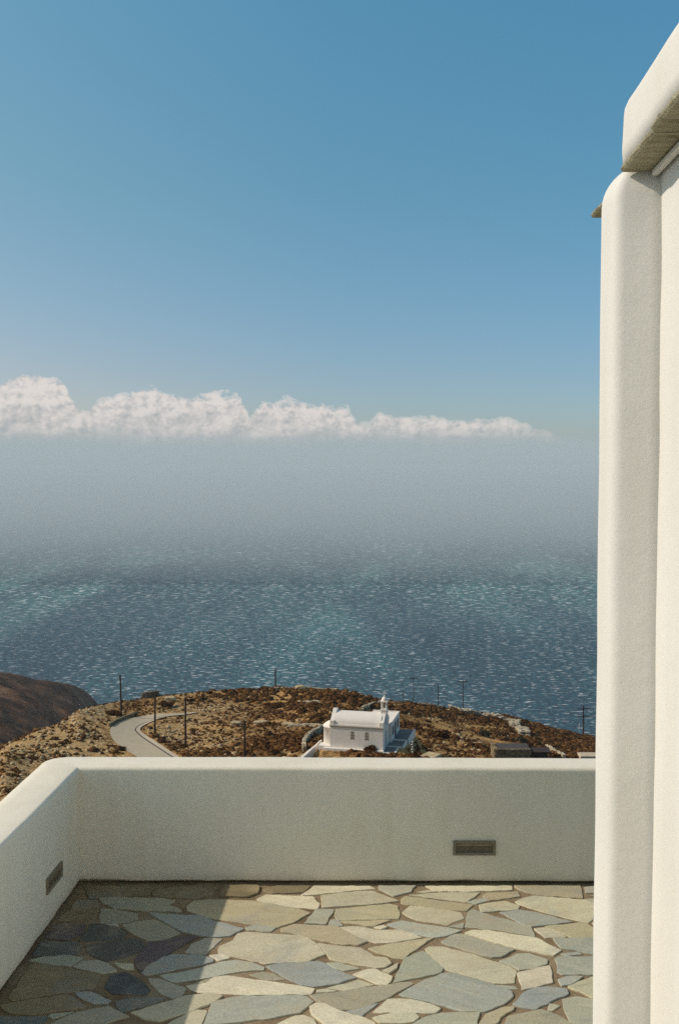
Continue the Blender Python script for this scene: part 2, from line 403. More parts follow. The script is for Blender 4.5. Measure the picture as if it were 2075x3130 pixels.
# headland across the bay
hu = u_of([-1500, -500, -200, 0, 79, 146, 225, 265, 298, 330, 420]); ht = T_of([1960, 2010, 2035, 2055, 2067, 2080, 2094, 2115, 2149, 2190, 2300])
def head_H(X, Y):
    u = X / Y; t = np.interp(u, hu, ht); dc = np.interp(u, u_of([-1500, 0, 298, 420]), [640., 700., 842., 880.])
    f = np.clip((dc - Y) / 330, 0, 2)
    drop = (t + .085 * f ** 1.1) * Y
    over = np.maximum(Y - dc, 0); drop = np.where(Y > dc, t * dc + over * .45 + np.minimum(over, 60) ** 2 * .004, drop)
    n_ = 3.6 * fbm(X / 42., Y / 42., 6, 5) - 7 * np.abs(fbm(X / 90. + 3, Y / 70., 4, 25)) * np.clip((dc - Y) / 30, .1, 1) + 9 * np.minimum(0, fbm(X / 55. + .4 * Y / 60, Y / 160., 3, 15)) * np.clip((dc - Y) / 60, 0, 1)
    return np.maximum(EYE - drop + n_ - .5 * np.maximum(470 - Y, 0), SEA_Z - 12)
hd, _, _ = grid_mesh('hills', np.linspace(-1.2, -.2, 260), np.linspace(250, 1150, 230), head_H, M['headland'])
tag(hd, kind='structure')
# sea
me = pymesh('sea', [(-9000, -2000, SEA_Z), (9000, -2000, SEA_Z), (9000, 14000, SEA_Z), (-9000, 14000, SEA_Z)], [(0, 1, 2, 3)])
tag(link('sea', me, M['sea']), kind='structure')

# road: asphalt, joint and concrete gutter as strips that follow the slope
def strip(name, v0, v1, off, mat, nc=5):
    V, Fc = [], []
    for a, b in zip(LW, RW):
        for k in range(nc):
            s = v0 + (v1 - v0) * k / (nc - 1)
            p = a.lerp(b, s); V.append((p.x, p.y, max(float(H(p.x, p.y)), p.z - .15) + off))
    for i in range(len(LW) - 1):
        for k in range(nc - 1):
            q = i * nc + k; Fc.append((q, q + 1, q + nc + 1, q + nc))
    o = link(name, pymesh(name, V, Fc), mat, None, True); tag(o, kind='structure'); return o
strip('road', 0.0, .835, .16, M['road'], 7)
strip('road_joint', .82, .88, .165, M['joint'], 2)
strip('road_gutter', .865, 1.0, .175, M['gutter'], 3)

# ------------------------------------------------------------------ scattered rocks and shrubs (ground cover)
def lump(n_sub, seed, rough, squash=1.0):
    bm = bmesh.new(); bmesh.ops.create_icosphere(bm, subdivisions=n_sub, radius=1)
    rnd = random.Random(seed)
    for v in bm.verts: v.co *= 1 + rnd.uniform(-rough, rough); v.co.z *= squash
    bm.verts.ensure_lookup_table()
    V = np.array([v.co[:] for v in bm.verts]); Fc = np.array([[v.index for v in f.verts] for f in bm.faces]); bm.free(); return V, Fc
def tufts(seed, n=34):
    rnd = random.Random(seed); V, Fc = [], []
    for i in range(n):
        a = rnd.uniform(0, 6.283); e = rnd.uniform(-.1, 1.45); r = rnd.uniform(.45, 1.0)
        c = Vector((math.cos(a) * math.cos(e), math.sin(a) * math.cos(e), math.sin(e) * .8)) * r
        d = Vector((rnd.uniform(-1, 1), rnd.uniform(-1, 1), rnd.uniform(-1, 1))).normalized(); q = c.cross(d).normalized()
        s = rnd.uniform(.22, .42); k = len(V)
        for m_ in (c - q * s, c + d * s * .7, c + q * s, c + c.normalized() * s * 1.1): V.append(m_[:])
        Fc += [(k, k + 1, k + 2), (k, k + 2, k + 3)]
    return np.array(V), np.array(Fc)
def scatter(name, protos, P, S, mat, tones=None, rotfull=False):
    VV, FF, TT = [], [], []; off = 0
    for i in range(len(P)):
        V, Fc = protos[i % len(protos)]
        a = np.random.rand() * 6.283; c, s = math.cos(a), math.sin(a)
        W = V * S[i]; W = np.stack([W[:, 0] * c - W[:, 1] * s, W[:, 0] * s + W[:, 1] * c, W[:, 2]], 1) + P[i]
        VV.append(W); FF.append(Fc + off); off += len(V)
        if tones is not None: TT.append(np.full(len(V), tones[i]))
    V = np.concatenate(VV); Fc = np.concatenate(FF)
    me = D.meshes.new(name); me.vertices.add(len(V)); me.vertices.foreach_set('co', V.ravel())
    me.loops.add(Fc.size); me.loops.foreach_set('vertex_index', Fc.ravel().astype(np.int32))
    me.polygons.add(len(Fc)); me.polygons.foreach_set('loop_start', np.arange(0, Fc.size, 3).astype(np.int32)); me.update(calc_edges=True)
    if tones is not None:
        a = me.attributes.new('tone', 'FLOAT', 'POINT'); a.data.foreach_set('value', np.concatenate(TT).astype(np.float32))
    return link(name, me, mat)
def pick(n, dens, y0=95, y1=268, u0=-.40, u1=.36):
    out = []
    while sum(len(o) for o in out) < n:
        m_ = 20000; Y = np.sqrt(np.random.rand(m_) * (y1 ** 2 - y0 ** 2) + y0 ** 2); u = u0 + (u1 - u0) * np.random.rand(m_); X = u * Y
        k = np.random.rand(m_) < dens(X, Y); out.append(np.stack([X[k], Y[k]], 1))
    return np.concatenate(out)[:n]
def clear(X, Y, r=.6):
    d1 = road_d(X, Y) > r
    # keep the chapel platform, its path and the annex free
    c, s = math.cos(R(-13)), math.sin(R(-13)); dx, dy = X - (-1.24), Y - 130.2
    a = dx * c + dy * s; b_ = -dx * s + dy * c
    d2 = ~((a > -2.2) & (a < 9.9) & (b_ > -.7) & (b_ < 11.9))
    d3 = ~((X > -8) & (X < 0.2) & (Y > 117) & (Y < 134) & (Y < 136 + X * 1.2) & (X > -7))
    return d1 & d2 & d3
def shrub_d(X, Y):
    px = X / Y / 1.010 * F + CX
    patch = fbm(X / 11., Y / 16., 3, 31)
    base = np.clip(.15 + 1.35 * patch, .015, 1)
    base = np.where(px < 430, base * .22, base)
    right = np.clip((px - 700) / 200, 0, 1)
    base = base * (.75 + .2 * right)
    crest = np.clip((Y - 205) / 20, 0, 1) * np.clip((700 - px) / 250, 0, 1); base *= 1 - .75 * crest
    meadow = np.exp(-(((px - 1480) / 130) ** 2 + ((Y - 180) / 22) ** 2)); base *= 1 - .85 * meadow
    base *= 1 - .6 * np.clip(bare(X, Y) - .3, 0, 1)
    return np.where(clear(X, Y), np.clip(base, 0, 1), 0)
P = pick(7600, shrub_d); Z = H(P[:, 0], P[:, 1])
S = .24 + .66 * np.random.rand(len(P)) ** 1.8
S = S[:, None] * np.array([1.15, 1.15, .72])[None, :]
protos = []
for k in range(7):
    V, Fc = lump(2, 40 + k, .30, 1); V = V * .86; Vt, Ft = tufts(70 + k); protos.append((np.concatenate([V, Vt]), np.concatenate([Fc, Ft + len(V)])))
Pz = np.concatenate([P, (Z + S[:, 2] * .25)[:, None]], 1)
tag(scatter('shrubs', protos, Pz, S, M['shrub'], np.clip(np.random.rand(len(P)) * .8 + .25 * fbm(P[:, 0] / 6, P[:, 1] / 6, 2, 77), 0, 1)), 'low brown thorny shrubs covering the dry hillside', 'shrubs', kind='stuff')
def small_d(X, Y):
    px = X / Y / 1.010 * F + CX
    n_ = fbm(X / 5., Y / 8., 3, 61)
    b_ = np.clip(.32 + 1.1 * n_, .02, 1)
    meadow = np.exp(-(((px - 1480) / 120) ** 2 + ((Y - 180) / 18) ** 2)); b_ = b_ * (1 - .6 * meadow)
    return np.where(clear(X, Y, .3), b_, 0)
P = pick(13000, small_d, 80, 268, -.42); Z = H(P[:, 0], P[:, 1])
S = .13 + .22 * np.random.rand(len(P)); S = S[:, None] * np.array([1.2, 1.2, .9])[None, :]
protos = []
for k in range(6):
    V, Fc = lump(1, 140 + k, .34, 1); V = V * .8; Vt, Ft = tufts(170 + k, 12); protos.append((np.concatenate([V, Vt]), np.concatenate([Fc, Ft + len(V)])))
tag(scatter('dry_scrub', protos, np.concatenate([P, (Z + S[:, 2] * .3)[:, None]], 1), S, M['shrub'], np.random.rand(len(P))), 'small dry tufts and cushions between the shrubs', 'scrub', kind='stuff')
def rock_d(X, Y):
    px = X / Y / 1.010 * F + CX
    n_ = fbm(X / 6., Y / 9., 3, 51)
    b_ = np.clip(bare(X, Y) * .75 + n_ * 1.0 - .12, .02, 1)
    return np.where(clear(X, Y, .9), b_, 0)
P = pick(10000, rock_d, 80, 268, -.42); Z = H(P[:, 0], P[:, 1]); S = .06 + .30 * np.random.rand(len(P)) ** 4.5
S = S[:, None] * (np.random.rand(len(P), 3) * .7 + .65) * np.array([1.3, 1.1, .75])
protos = [lump(1, 90 + k, .34, 1) for k in range(9)]
tag(scatter('loose_rocks', protos, np.concatenate([P, (Z + S[:, 2] * .3)[:, None]], 1), S, M['rock']), 'pale loose rocks strewn over the slope', 'rocks', kind='stuff')

def boulder(px, py, w, h, label, grp='boulders on the hillside'):
    p = to_ground(px, py, True); V, Fc = lump(2, int(px), .16, 1)
    s = np.array([w / 2, w / 3, h / 2]); V = np.clip(V, -.78, .82) * s * 1.25
    o = link('boulder', pymesh('boulder', V, Fc), M['rock']); o.location = p + Vector((0, 0, h * .3)); tag(o, label, 'boulder', grp); return o
boulder(918, 2108, 2.6, 1.3, 'large white squared boulder on the hill crest, biggest of the crest stones')
boulder(721, 2216, 2.2, 1.0, 'pale slanted boulder on the slope right of the third road pole')
boulder(799, 2214, 3.0, .9, 'long flat pale boulder in the shrubs, right of the slanted boulder')
boulder(520, 2142, 2.6, 1.3, 'brownish rounded boulder below the crest wall above the road bend')
boulder(880, 2218, 2.4, .8, 'flat pale outcrop low on the slope left of the chapel wall')

# ------------------------------------------------------------------ dry stone walls
def drywall(px_list, h, label, dx=.42, thick=.6, seed=1, mat='wallstone', ragged=.35):
    rnd = random.Random(seed); pts = [to_ground(x, y, True) for x, y in px_list]; sp = spline(pts, 10) if len(pts) > 2 else [pts[0].lerp(pts[1], i / 12) for i in range(13)]
    bm = bmesh.new(); acc = 0; L = 0
    seg = [(a, b) for a, b in zip(sp[:-1], sp[1:]) if (b - a).length > 1e-4]
    tot = sum((b - a).length for a, b in seg)
    def at(s):
        for a, b in seg:
            l = (b - a).length
            if s <= l: return a.lerp(b, s / l), (b - a).normalized()
            s -= l
        return seg[-1][1], (seg[-1][1] - seg[-1][0]).normalized()
    rows = max(1, int(h / .28))
    for r in range(rows):
        s = rnd.uniform(0, dx)
        while s < tot:
            w = rnd.uniform(.6, 1.5) * dx; p, d = at(s)
            hh = h * (1 - ragged * (.5 + .5 * math.sin(s * .9 + seed)) - ragged * .4 * rnd.random())
            z = r * .28
            if z < hh:
                for side in (-1, 1):
                    n_ = Vector((-d.y, d.x, 0)).normalized() * side * thick * .25
                    ang = math.atan2(d.y, d.x) + rnd.uniform(-.25, .25)
                    gz = float(H(p.x, p.y)) if r == 0 else float(H(p.x, p.y))
                    Mx = Matrix.Translation((p.x + n_.x, p.y + n_.y, gz + z + .12)) @ Matrix.Rotation(ang, 4, 'Z') @ Matrix.Rotation(rnd.uniform(-.15, .15), 4, 'X')
                    q = bmesh.ops.create_icosphere(bm, subdivisions=1, radius=1)
                    sc = Vector((w * .56, thick * .3, .17 * rnd.uniform(.85, 1.2)))
                    for v in q['verts']:
                        c_ = v.co * rnd.uniform(.95, 1.3); c_ = Vector((max(-.85, min(.85, c_.x)), max(-.85, min(.85, c_.y)), max(-.8, min(.8, c_.z))))
                        v.co = Mx @ Vector((c_.x * sc.x, c_.y * sc.y, c_.z * sc.z))
            s += w
    me = D.meshes.new('dry_stone_wall'); bm.to_mesh(me); bm.free()
    o = link('dry_stone_wall', me, M[mat]); tag(o, label, 'stone wall', 'dry stone walls on the hillside'); return o
def r2(x, y): return (900 + x / 1.568, 2000 + y / 1.568)
def r1(x, y): return (x / 1.568, 2000 + y / 1.568)
def r3(x, y): return (900 + x / 3.92, 2080 + y / 3.92)
drywall([r3(118, 860), r3(120, 790), r3(160, 715), r3(225, 665), r3(300, 625), r3(352, 598)], 1.15, 'curved dry stone wall wrapping the path left of the white chapel', .4, .6, 2, ragged=.15)
drywall([r3(810, 362), r3(880, 330), r3(940, 300), r3(1035, 285)], .9, 'short stone wall in the shrubs right behind the chapel roof', .4, .6, 3)
drywall([r2(590, 248), r2(650, 252), r2(705, 262)], .9, 'low rubble wall on the crest by the middle power pole', .4, .6, 4)
drywall([r2(745, 262), r2(800, 275), r2(870, 292), r2(940, 302), r2(1000, 318), r2(1060, 335)], 1.3, 'long pale tumbled wall running down the right ridge behind the T pole', .75, 2.4, 5, ragged=.5)
drywall([r2(1060, 330), r2(1050, 350), r2(1085, 372), r2(1100, 392)], 1.5, 'collapsed rubble wall turning downhill at the end of the long ridge wall', .8, 2.6, 6, ragged=.5)
drywall([r2(1205, 450), r2(1240, 468), r2(1290, 500)], 1.0, 'short broken stone wall just right of the stone hut', .4, .6, 7)
drywall([r1(678, 208), r1(720, 205), r1(762, 200)], 1.5, 'squared brown stone wall remnant on the crest above the road bend', .5, .7, 8, 'hut', .1)
drywall([r1(1295, 172), r1(1350, 166), r1(1420, 165)], .8, 'row of crest stones left of the large white boulder', .45, .6, 9)
drywall([r1(1455, 166), r1(1510, 165), r1(1568, 168), r1(1610, 170)], .7, 'row of crest stones right of the large white boulder', .45, .6, 10)
drywall([r1(1000, 176), r1(1060, 172), r1(1120, 176), r1(1200, 174)], .5, 'low line of stones along the left crest', .45, .6, 11)
drywall([r2(20, 232), r2(90, 232), r2(118, 234)], .7, 'pale terrace stones in the shrubs left of the chapel, upper', .5, .6, 12)
drywall([r1(1380, 350), r1(1430, 346), r1(1490, 345), r1(1560, 350)], .6, 'line of pale terrace stones above the curved path wall', .5, .6, 13)

# low parapet at the outer edge of the road bend
a_, b_ = to_ground(348, 2217), to_ground(420, 2186)
mb = MB(); pts = [to_ground(*p) for p in [(335, 2222), (355, 2210), (385, 2197), (420, 2184)]]
for p, q in zip(pts[:-1], pts[1:]):
    d = q - p; Mx = Matrix.Translation((p + q) / 2 + Vector((0, 0, .3))) @ d.to_track_quat('X', 'Z').to_matrix().to_4x4()
    mb.box((0, 0, 0), (d.length * .97, .35, .7), Mx, .04)
tag(mb.build('roadside_wall', M['hut']), 'low grey wall along the outer edge of the road bend', 'wall')

# ------------------------------------------------------------------ terrace floor
def tile(k): return (0, 450, 900, 1350)[k]
COLS = dict(c=(.54, .50, .36), w=(.66, .61, .45), g=(.41, .40, .31), l=(.405, .412, .345), b=(.325, .34, .315), B=(.15, .175, .175), k=(.085, .09, .09),
            d=(.13, .13, .115), p=(.155, .12, .125), o=(.25, .20, .12), y=(.46, .405, .27), q=(.36, .34, .25))
ST = [
(0,'o','820,100 1435,90 1435,180 860,212'),(0,'q','955,208 1100,200 1568,212 1679,235 1605,280 1700,298 1745,338 1400,325 1100,305 985,250'),
(0,'o','740,230 920,225 950,290 925,400 560,432 600,370 680,320'),(0,'q','968,310 1100,312 1310,355 1325,405 1200,440 970,448'),
(0,'p','515,470 620,445 820,462 790,550 640,605 440,590'),(0,'d','870,455 960,455 1150,490 1220,530 1200,575 1050,610 760,612 830,520'),
(0,'g','1020,460 1120,450 1145,487'),(0,'q','1170,465 1330,425 1480,412 1520,425 1730,540 1600,600 1415,615 1290,550'),
(1,'b','20,345 380,375 500,370 640,430 925,500 790,570 620,582 480,560 330,520 120,410'),
(0,'d','400,625 700,625 780,655 745,745 320,765 345,700'),(0,'d','825,665 1100,620 1280,585 1385,640 1340,715 1200,770 1020,805 900,765 840,720'),
(0,'g','285,803 420,770 660,755 795,780 680,858 400,825'),(0,'g','705,865 800,812 950,805 1030,835 1125,905 980,928'),
(0,'c','1095,825 1270,835 1285,888 1200,885'),(0,'p','1300,790 1430,635 1568,612 1780,565 1900,575 1660,710 1400,870 1340,910 1310,850'),
(1,'b','-45,925 0,870 150,780 250,750 490,755 630,790 630,820 380,870 0,948'),(0,'o','300,840 420,835 955,940 910,1065 500,1130 130,1192 90,1165'),
(0,'k','1060,950 1200,915 1330,980 1440,1090 1400,1130 1080,1120 1010,1060'),(0,'b','720,1115 880,1108 1065,1190 1020,1215 900,1215 780,1165'),
(0,'B','1110,1200 1250,1170 1420,1155 1590,1170 1500,1210 1170,1300'),(0,'o','0,1240 300,1185 640,1135 690,1150 830,1255 500,1300 300,1328 100,1315'),
(0,'g','470,1335 500,1315 710,1295 520,1355'),(0,'B','-60,1338 0,1340 450,1345 400,1425 -40,1440'),(0,'q','490,1415 730,1310 1040,1245 1235,1345 1060,1390 900,1480 480,1480'),
(1,'g','10,980 130,985 200,1015 370,1070 320,1150 240,1170 130,1120 50,1040'),(1,'c','-151,1305 100,1230 370,1150 600,1120 720,1150 650,1200 430,1290 130,1385 -20,1365'),
(1,'l','130,945 450,890 700,820 860,800 1000,825 1120,870 1110,900 900,910 600,965 300,1010 240,1005'),
(1,'w','380,1045 570,1020 640,965 760,950 1100,995 1601,1078 1560,1135 900,1130 500,1110 430,1085'),
(1,'l','630,1205 900,1150 1200,1145 1480,1140 1590,1200 1450,1310 1200,1355 800,1405 550,1420 600,1290'),
(1,'c','210,1411 430,1280 560,1285 570,1300 520,1411 480,1470 150,1470'),(1,'w','1260,1411 1420,1340 1500,1335 1590,1370 1640,1470 1200,1470'),
(1,'o','35,85 175,82 150,110 80,130 40,120'),(1,'o','50,160 110,130 350,90 580,85 690,115 640,140 655,185 450,208 180,200 70,190'),
(1,'o','740,90 1050,85 1075,100 1060,160 960,198 700,190'),(1,'o','1120,120 1250,90 1540,82 1560,95 1490,150 1200,165 1120,140'),
(1,'y','385,280 450,230 650,218 1060,235 1460,315 1560,350 1400,440 1230,490 900,440 550,385 390,320'),
(1,'w','1055,215 1140,172 1580,190 1596,200 1621,240 1651,255 1626,312 1400,290 1080,240'),
(2,'w','70,175 190,85 720,82 775,122 500,140 250,170 80,182'),(2,'c','260,180 620,142 750,142 1000,235 700,268 270,298'),
(2,'y','400,310 900,262 985,280 1005,370 990,405 420,420 395,390'),(2,'g','205,312 380,318 300,455 95,450'),
(2,'l','345,418 400,415 462,472 325,480'),(2,'y','440,430 920,420 750,480 500,450'),(2,'w','760,490 850,470 885,487 830,505'),
(2,'y','-125,500 0,460 420,485 550,560 690,625 600,660 400,650 150,590 0,550 -120,535'),(2,'c','445,485 620,480 800,520 1000,510 1215,585 900,635 780,635 600,580'),
(2,'l','885,462 1030,425 1400,485 1596,520 1450,570 1330,585 1150,550 950,485'),(2,'c','1035,345 1110,278 1400,305 1590,345 1620,400 1460,465 1250,430 1130,400'),
(2,'y','1025,215 1060,188 1500,245 1711,268 1641,330 1400,312 1025,260'),(2,'c','1100,178 1400,155 1771,153 1720,195 1641,245 1400,215'),
(2,'c','1170,150 1290,132 1360,145 1250,155'),(2,'w','1255,88 1480,72 1850,72 2076,88 2079,130 1700,142 1400,143 1330,130'),
(2,'g','808,85 1155,80 1110,150 950,188 815,125'),(1,'c','690,735 700,665 830,610 870,545 960,532 1500,570 1611,635 1701,745 1540,812 1130,835 900,780'),
(1,'l','945,490 1040,465 1230,490 1180,530 970,515'),(1,'g','365,725 430,650 560,590 720,600 560,745 450,740'),(1,'w','600,760 720,745 795,780 680,808'),
(1,'b','1140,862 1300,838 1540,820 1650,815 1831,910 2001,970 1811,1030 1591,1055 1480,1040 1350,985 1210,905'),(1,'q','980,940 1100,915 1200,925 1320,985 1150,990'),
(2,'c','225,640 400,665 640,690 760,770 880,780 925,830 860,870 780,878 600,850 350,795'),(2,'g','310,835 420,830 620,885 470,905 380,880'),
(2,'y','710,690 900,650 1200,605 1330,590 1220,660 1100,735 1050,790 960,780 800,730'),(2,'w','560,940 700,890 780,890 935,960 885,1038 790,1030'),
(2,'c','840,905 990,832 975,880 910,925'),(2,'g','1055,790 1230,715 1420,880 1400,920 1200,965 945,1020 1010,890'),(2,'c','305,1070 610,990 760,1040 500,1090'),
(2,'c','220,1090 290,1080 410,1100 220,1112'),(2,'q','150,1135 400,1110 700,1060 1100,1010 1140,1030 1000,1100 850,1180 600,1270 440,1280 220,1190'),
(2,'b','500,1290 800,1215 640,1340'),(2,'l','1005,1130 1180,1030 1411,935 1500,922 1811,1010 2071,1100 2091,1150 2000,1225 1811,1298 1600,1290 1300,1200 1050,1150'),
(2,'w','900,1175 1110,1180 1300,1225 1395,1265 1340,1310 755,1305'),(2,'c','750,1355 900,1320 1150,1315 1190,1350 1130,1395 950,1405 820,1400'),
(2,'w','150,1250 210,1215 300,1225 420,1290 650,1350 760,1400 800,1470 350,1470 170,1320'),(2,'g','1220,1365 1400,1315 1771,1305 1740,1430 1700,1500 1150,1500 1130,1420'),
(3,'y','690,80 1310,75 1335,130 1345,210 1000,185 820,155 740,125'),(3,'g','1370,100 1500,75 1600,75 1600,150 1380,155'),(3,'g','1410,185 1600,150 1600,195'),
(3,'c','705,240 800,200 890,182 1340,222 1475,280 1480,330 1445,360 1440,410 1400,440 1200,400 900,315 735,265'),(3,'c','1350,220 1600,205 1600,290 1475,270'),
(3,'y','395,185 430,160 720,145 745,190 440,235'),(3,'l','245,245 400,205 430,235 330,262'),(3,'c','360,270 600,235 740,280 725,315 380,340'),
(3,'g','260,330 310,318 400,350 620,410 850,480 890,578 600,520 220,485'),(3,'l','555,345 740,320 900,345 1250,435 1000,460 850,478 770,455'),
(3,'g','60,488 210,445 200,495'),(3,'c','1440,440 1600,420 1600,500 1470,480'),(3,'y','990,480 1370,445 1480,520 1480,590 1250,590 1140,540'),
(3,'c','885,500 980,490 1080,515 1190,580 990,585'),(3,'g','0,620 130,555 220,560 430,630 695,700 560,770 470,775 250,715 10,640'),
(3,'w','220,545 290,518 450,520 900,590 1140,710 1060,760 1000,750 700,685 400,600'),
(3,'c','-160,690 -120,668 20,672 300,745 470,805 640,860 710,905 690,1020 500,1020 90,905 -20,860 -100,770'),
(3,'g','550,815 720,745 830,740 1010,800 1000,840 880,885 740,895 680,860'),(3,'l','1065,592 1480,595 1600,600 1600,750 1460,750 1300,710 1150,690'),
(3,'l','1140,745 1300,725 1340,748 1200,762'),(3,'l','1085,790 1130,770 1600,765 1600,938 1150,940 1105,915 1110,840'),
(3,'w','725,925 900,880 1030,855 1050,920 1058,1015 900,1060 770,1085'),(3,'l','1115,990 1200,960 1350,960 1250,1030 1150,1048'),
(3,'c','1210,1055 1440,965 1600,920 1600,1200 1440,1160'),(3,'g','520,1040 690,1050 725,1080 600,1075'),
(3,'b','680,1225 780,1120 900,1070 1000,1060 1190,1080 1210,1130 1050,1190 900,1275 770,1255'),(3,'c','1015,1280 1030,1220 1130,1240 1060,1285'),
(3,'g','1160,1175 1290,1150 1600,1200 1600,1470 1260,1470 1170,1250'),(3,'y','360,1411 430,1320 580,1260 690,1250 680,1285 560,1350 480,1470 340,1470'),
(3,'q','640,1340 950,1275 1100,1330 1230,1411 1260,1470 600,1470')]
polys = []
for k, c, s in ST:
    pts = []
    for q in s.split():
        x, y = map(float, q.split(',')); wx, wy = on_floor(tile(k) + x / 3.136, 2680 + y / 3.136)
        pts.append(Vector((wx, min(wy, 4.165))))
    polys.append((pts, c))
# paving that continues beyond the frame, towards the viewer and behind the pilaster
rnd = random.Random(5)
def clip_half(P, m, n_):
    out = []
    for i in range(len(P)):
        a, b_ = P[i], P[(i + 1) % len(P)]; da, db = (a - m).dot(n_), (b_ - m).dot(n_)
        if da <= 0: out.append(a)
        if (da < 0) != (db < 0) and abs(da - db) > 1e-9: out.append(a.lerp(b_, da / (da - db)))
    return out
def crazy(x0, x1, y0, y1, sx, sy):
    seeds = []
    ny_ = int((y1 - y0) / sy); nx2 = int((x1 - x0) / sx)
    for j in range(-1, ny_ + 1):
        for i in range(-1, nx2 + 1): seeds.append(Vector((x0 + (i + .5 + (j % 2) * .5 + rnd.uniform(-.42, .42)) * sx, y0 + (j + .5 + rnd.uniform(-.42, .42)) * sy)))
    k = 1.7
    for a in seeds:
        P_ = [Vector((x0, y0)), Vector((x1, y0)), Vector((x1, y1)), Vector((x0, y1))]
        for b_ in seeds:
            if b_ is a or abs(a.x - b_.x) > sx * 3 or abs(a.y - b_.y) > sy * 3: continue
            d = b_ - a; nn_ = Vector((d.x, d.y * k * k)); m = (a + b_) / 2
            P_ = clip_half(P_, m, nn_)
            if len(P_) < 3: break
        if len(P_) < 3: continue
        c0 = sum(P_, Vector((0, 0))) / len(P_)
        lim = -1.15 - .0385 * (4.2 - c0.y) + .03
        Q = []
        for p in P_:
            d = (c0 - p); p2 = p + d.normalized() * min(.011, d.length * .3); p2.x = max(p2.x, lim)
            if not Q or (Q[-1] - p2).length > .012: Q.append(p2)
        A_ = abs(sum(Q[i].x * Q[(i + 1) % len(Q)].y - Q[(i + 1) % len(Q)].x * Q[i].y for i in range(len(Q)))) / 2
        if len(Q) > 2 and A_ > .003 and c0.x > lim: polys.append((Q, rnd.choice('cgwlybqcg')))
crazy(-1.4, 3.35, -1.7, 3.025, .36, .21)
crazy(1.15, 3.35, 3.03, 4.165, .36, .21)
def smooth_poly(pts):
    # area-safe corner softening followed by chipped edges
    n = len(pts); out = []
    for i in range(n):
        a, b_, c_ = pts[i - 1], pts[i], pts[(i + 1) % n]
        la = min(.2, .006 / max((a - b_).length, .001)); lc = min(.2, .006 / max((c_ - b_).length, .001))
        out.append(b_.lerp(a, la)); out.append((b_.lerp(a, la * .35) + b_.lerp(c_, lc * .35)) / 2); out.append(b_.lerp(c_, lc))
    res = []
    n = len(out)
    for i in range(n):
        a, b_ = out[i], out[(i + 1) % n]; L = (b_ - a).length; k = max(1, int(L / .022))
        nr = Vector((b_.y - a.y, a.x - b_.x)); nr = nr.normalized() if nr.length else nr
        for j in range(k):
            q = a.lerp(b_, j / k)
            res.append(q + (nr * rnd.uniform(-.0035, .0035) if j else Vector((0, 0))))
    return res
bm = bmesh.new(); lc = bm.verts.layers.float_color.new('stone'); lv = bm.verts.layers.float.new('vein')
vd = {0: .1}
for pi_, (pts, c) in enumerate(polys):
    c0_ = sum(pts, Vector((0, 0))) / len(pts)
    if pi_ < len(ST): pts = [p + (p - c0_).normalized() * .0040 for p in pts]
    pr = smooth_poly(pts); cen = sum(pr, Vector((0, 0))) / len(pr)
    A = sum(pr[i].x * pr[(i + 1) % len(pr)].y - pr[(i + 1) % len(pr)].x * pr[i].y for i in range(len(pr)))
    if A < 0: pr = pr[::-1]
    base = COLS[c]; kk = rnd.uniform(.92, 1.1) * (1.14 if c in 'cwglybq' else 1.0); cc = tuple(x * kk * rnd.uniform(.982, 1.018) for x in base) + (1,)
    zt = rnd.uniform(.001, .004); tx, ty = rnd.uniform(-.004, .004), rnd.uniform(-.004, .004)
    if pi_ == 33: zt += .003
    ang = rnd.uniform(-.5, .5) if c != 'p' else 1.3
    def vt(p, z, k=0.0):
        d = (cen - p); q = p + (d.normalized() * min(k, d.length * .3) if d.length else d)
        v = bm.verts.new((q.x, q.y, z + (q.x - cen.x) * tx + (q.y - cen.y) * ty)); v[lc] = cc; v[lv] = ang; return v
    n = len(pr)
    r0 = [vt(p, -.012) for p in pr]; r1_ = [vt(p, zt - .0012, .0004) for p in pr]; r2_ = [vt(p, zt, .0022) for p in pr]
    for a, b_ in ((r0, r1_), (r1_, r2_)):
        for i in range(n): bm.faces.new((a[i], a[(i + 1) % n], b_[(i + 1) % n], b_[i]))
    f = bm.faces.new(r2_)
tri = [f for f in bm.faces if len(f.verts) > 4]; bmesh.ops.triangulate(bm, faces=tri)
me = D.meshes.new('terrace_floor_stones'); bm.to_mesh(me); bm.free()
flo = link('terrace_floor', me, M['stone']); tag(flo, kind='structure')
nx, ny = 150, 160; V = []; 
xs = np.linspace(-1.6, 3.4, nx); ys = np.linspace(-1.8, 4.40, ny); XX, YY = np.meshgrid(xs, ys); ZZ = -.0022 + .0022 * fbm(XX * 9, YY * 9, 3, 4)
ii = np.arange(nx * ny).reshape(ny, nx); Fc = np.stack([ii[:-1, :-1], ii[:-1, 1:], ii[1:, 1:], ii[1:, :-1]], -1).reshape(-1, 4)
o = link('mortar_bed', pymesh('mortar_bed', np.stack([XX, YY, ZZ], -1).reshape(-1, 3).tolist(), Fc.tolist()), M['mortar'], None, True); tag(o, kind='structure')
# retaining wall under the terrace, down to the slope
mb = MB(); mb.box((.9, 1.3, -3.2), (5.25, 6.35, 6.35)); tag(mb.build('retaining_wall', M['plaster_house']), 'white retaining wall carrying the terrace', 'wall')

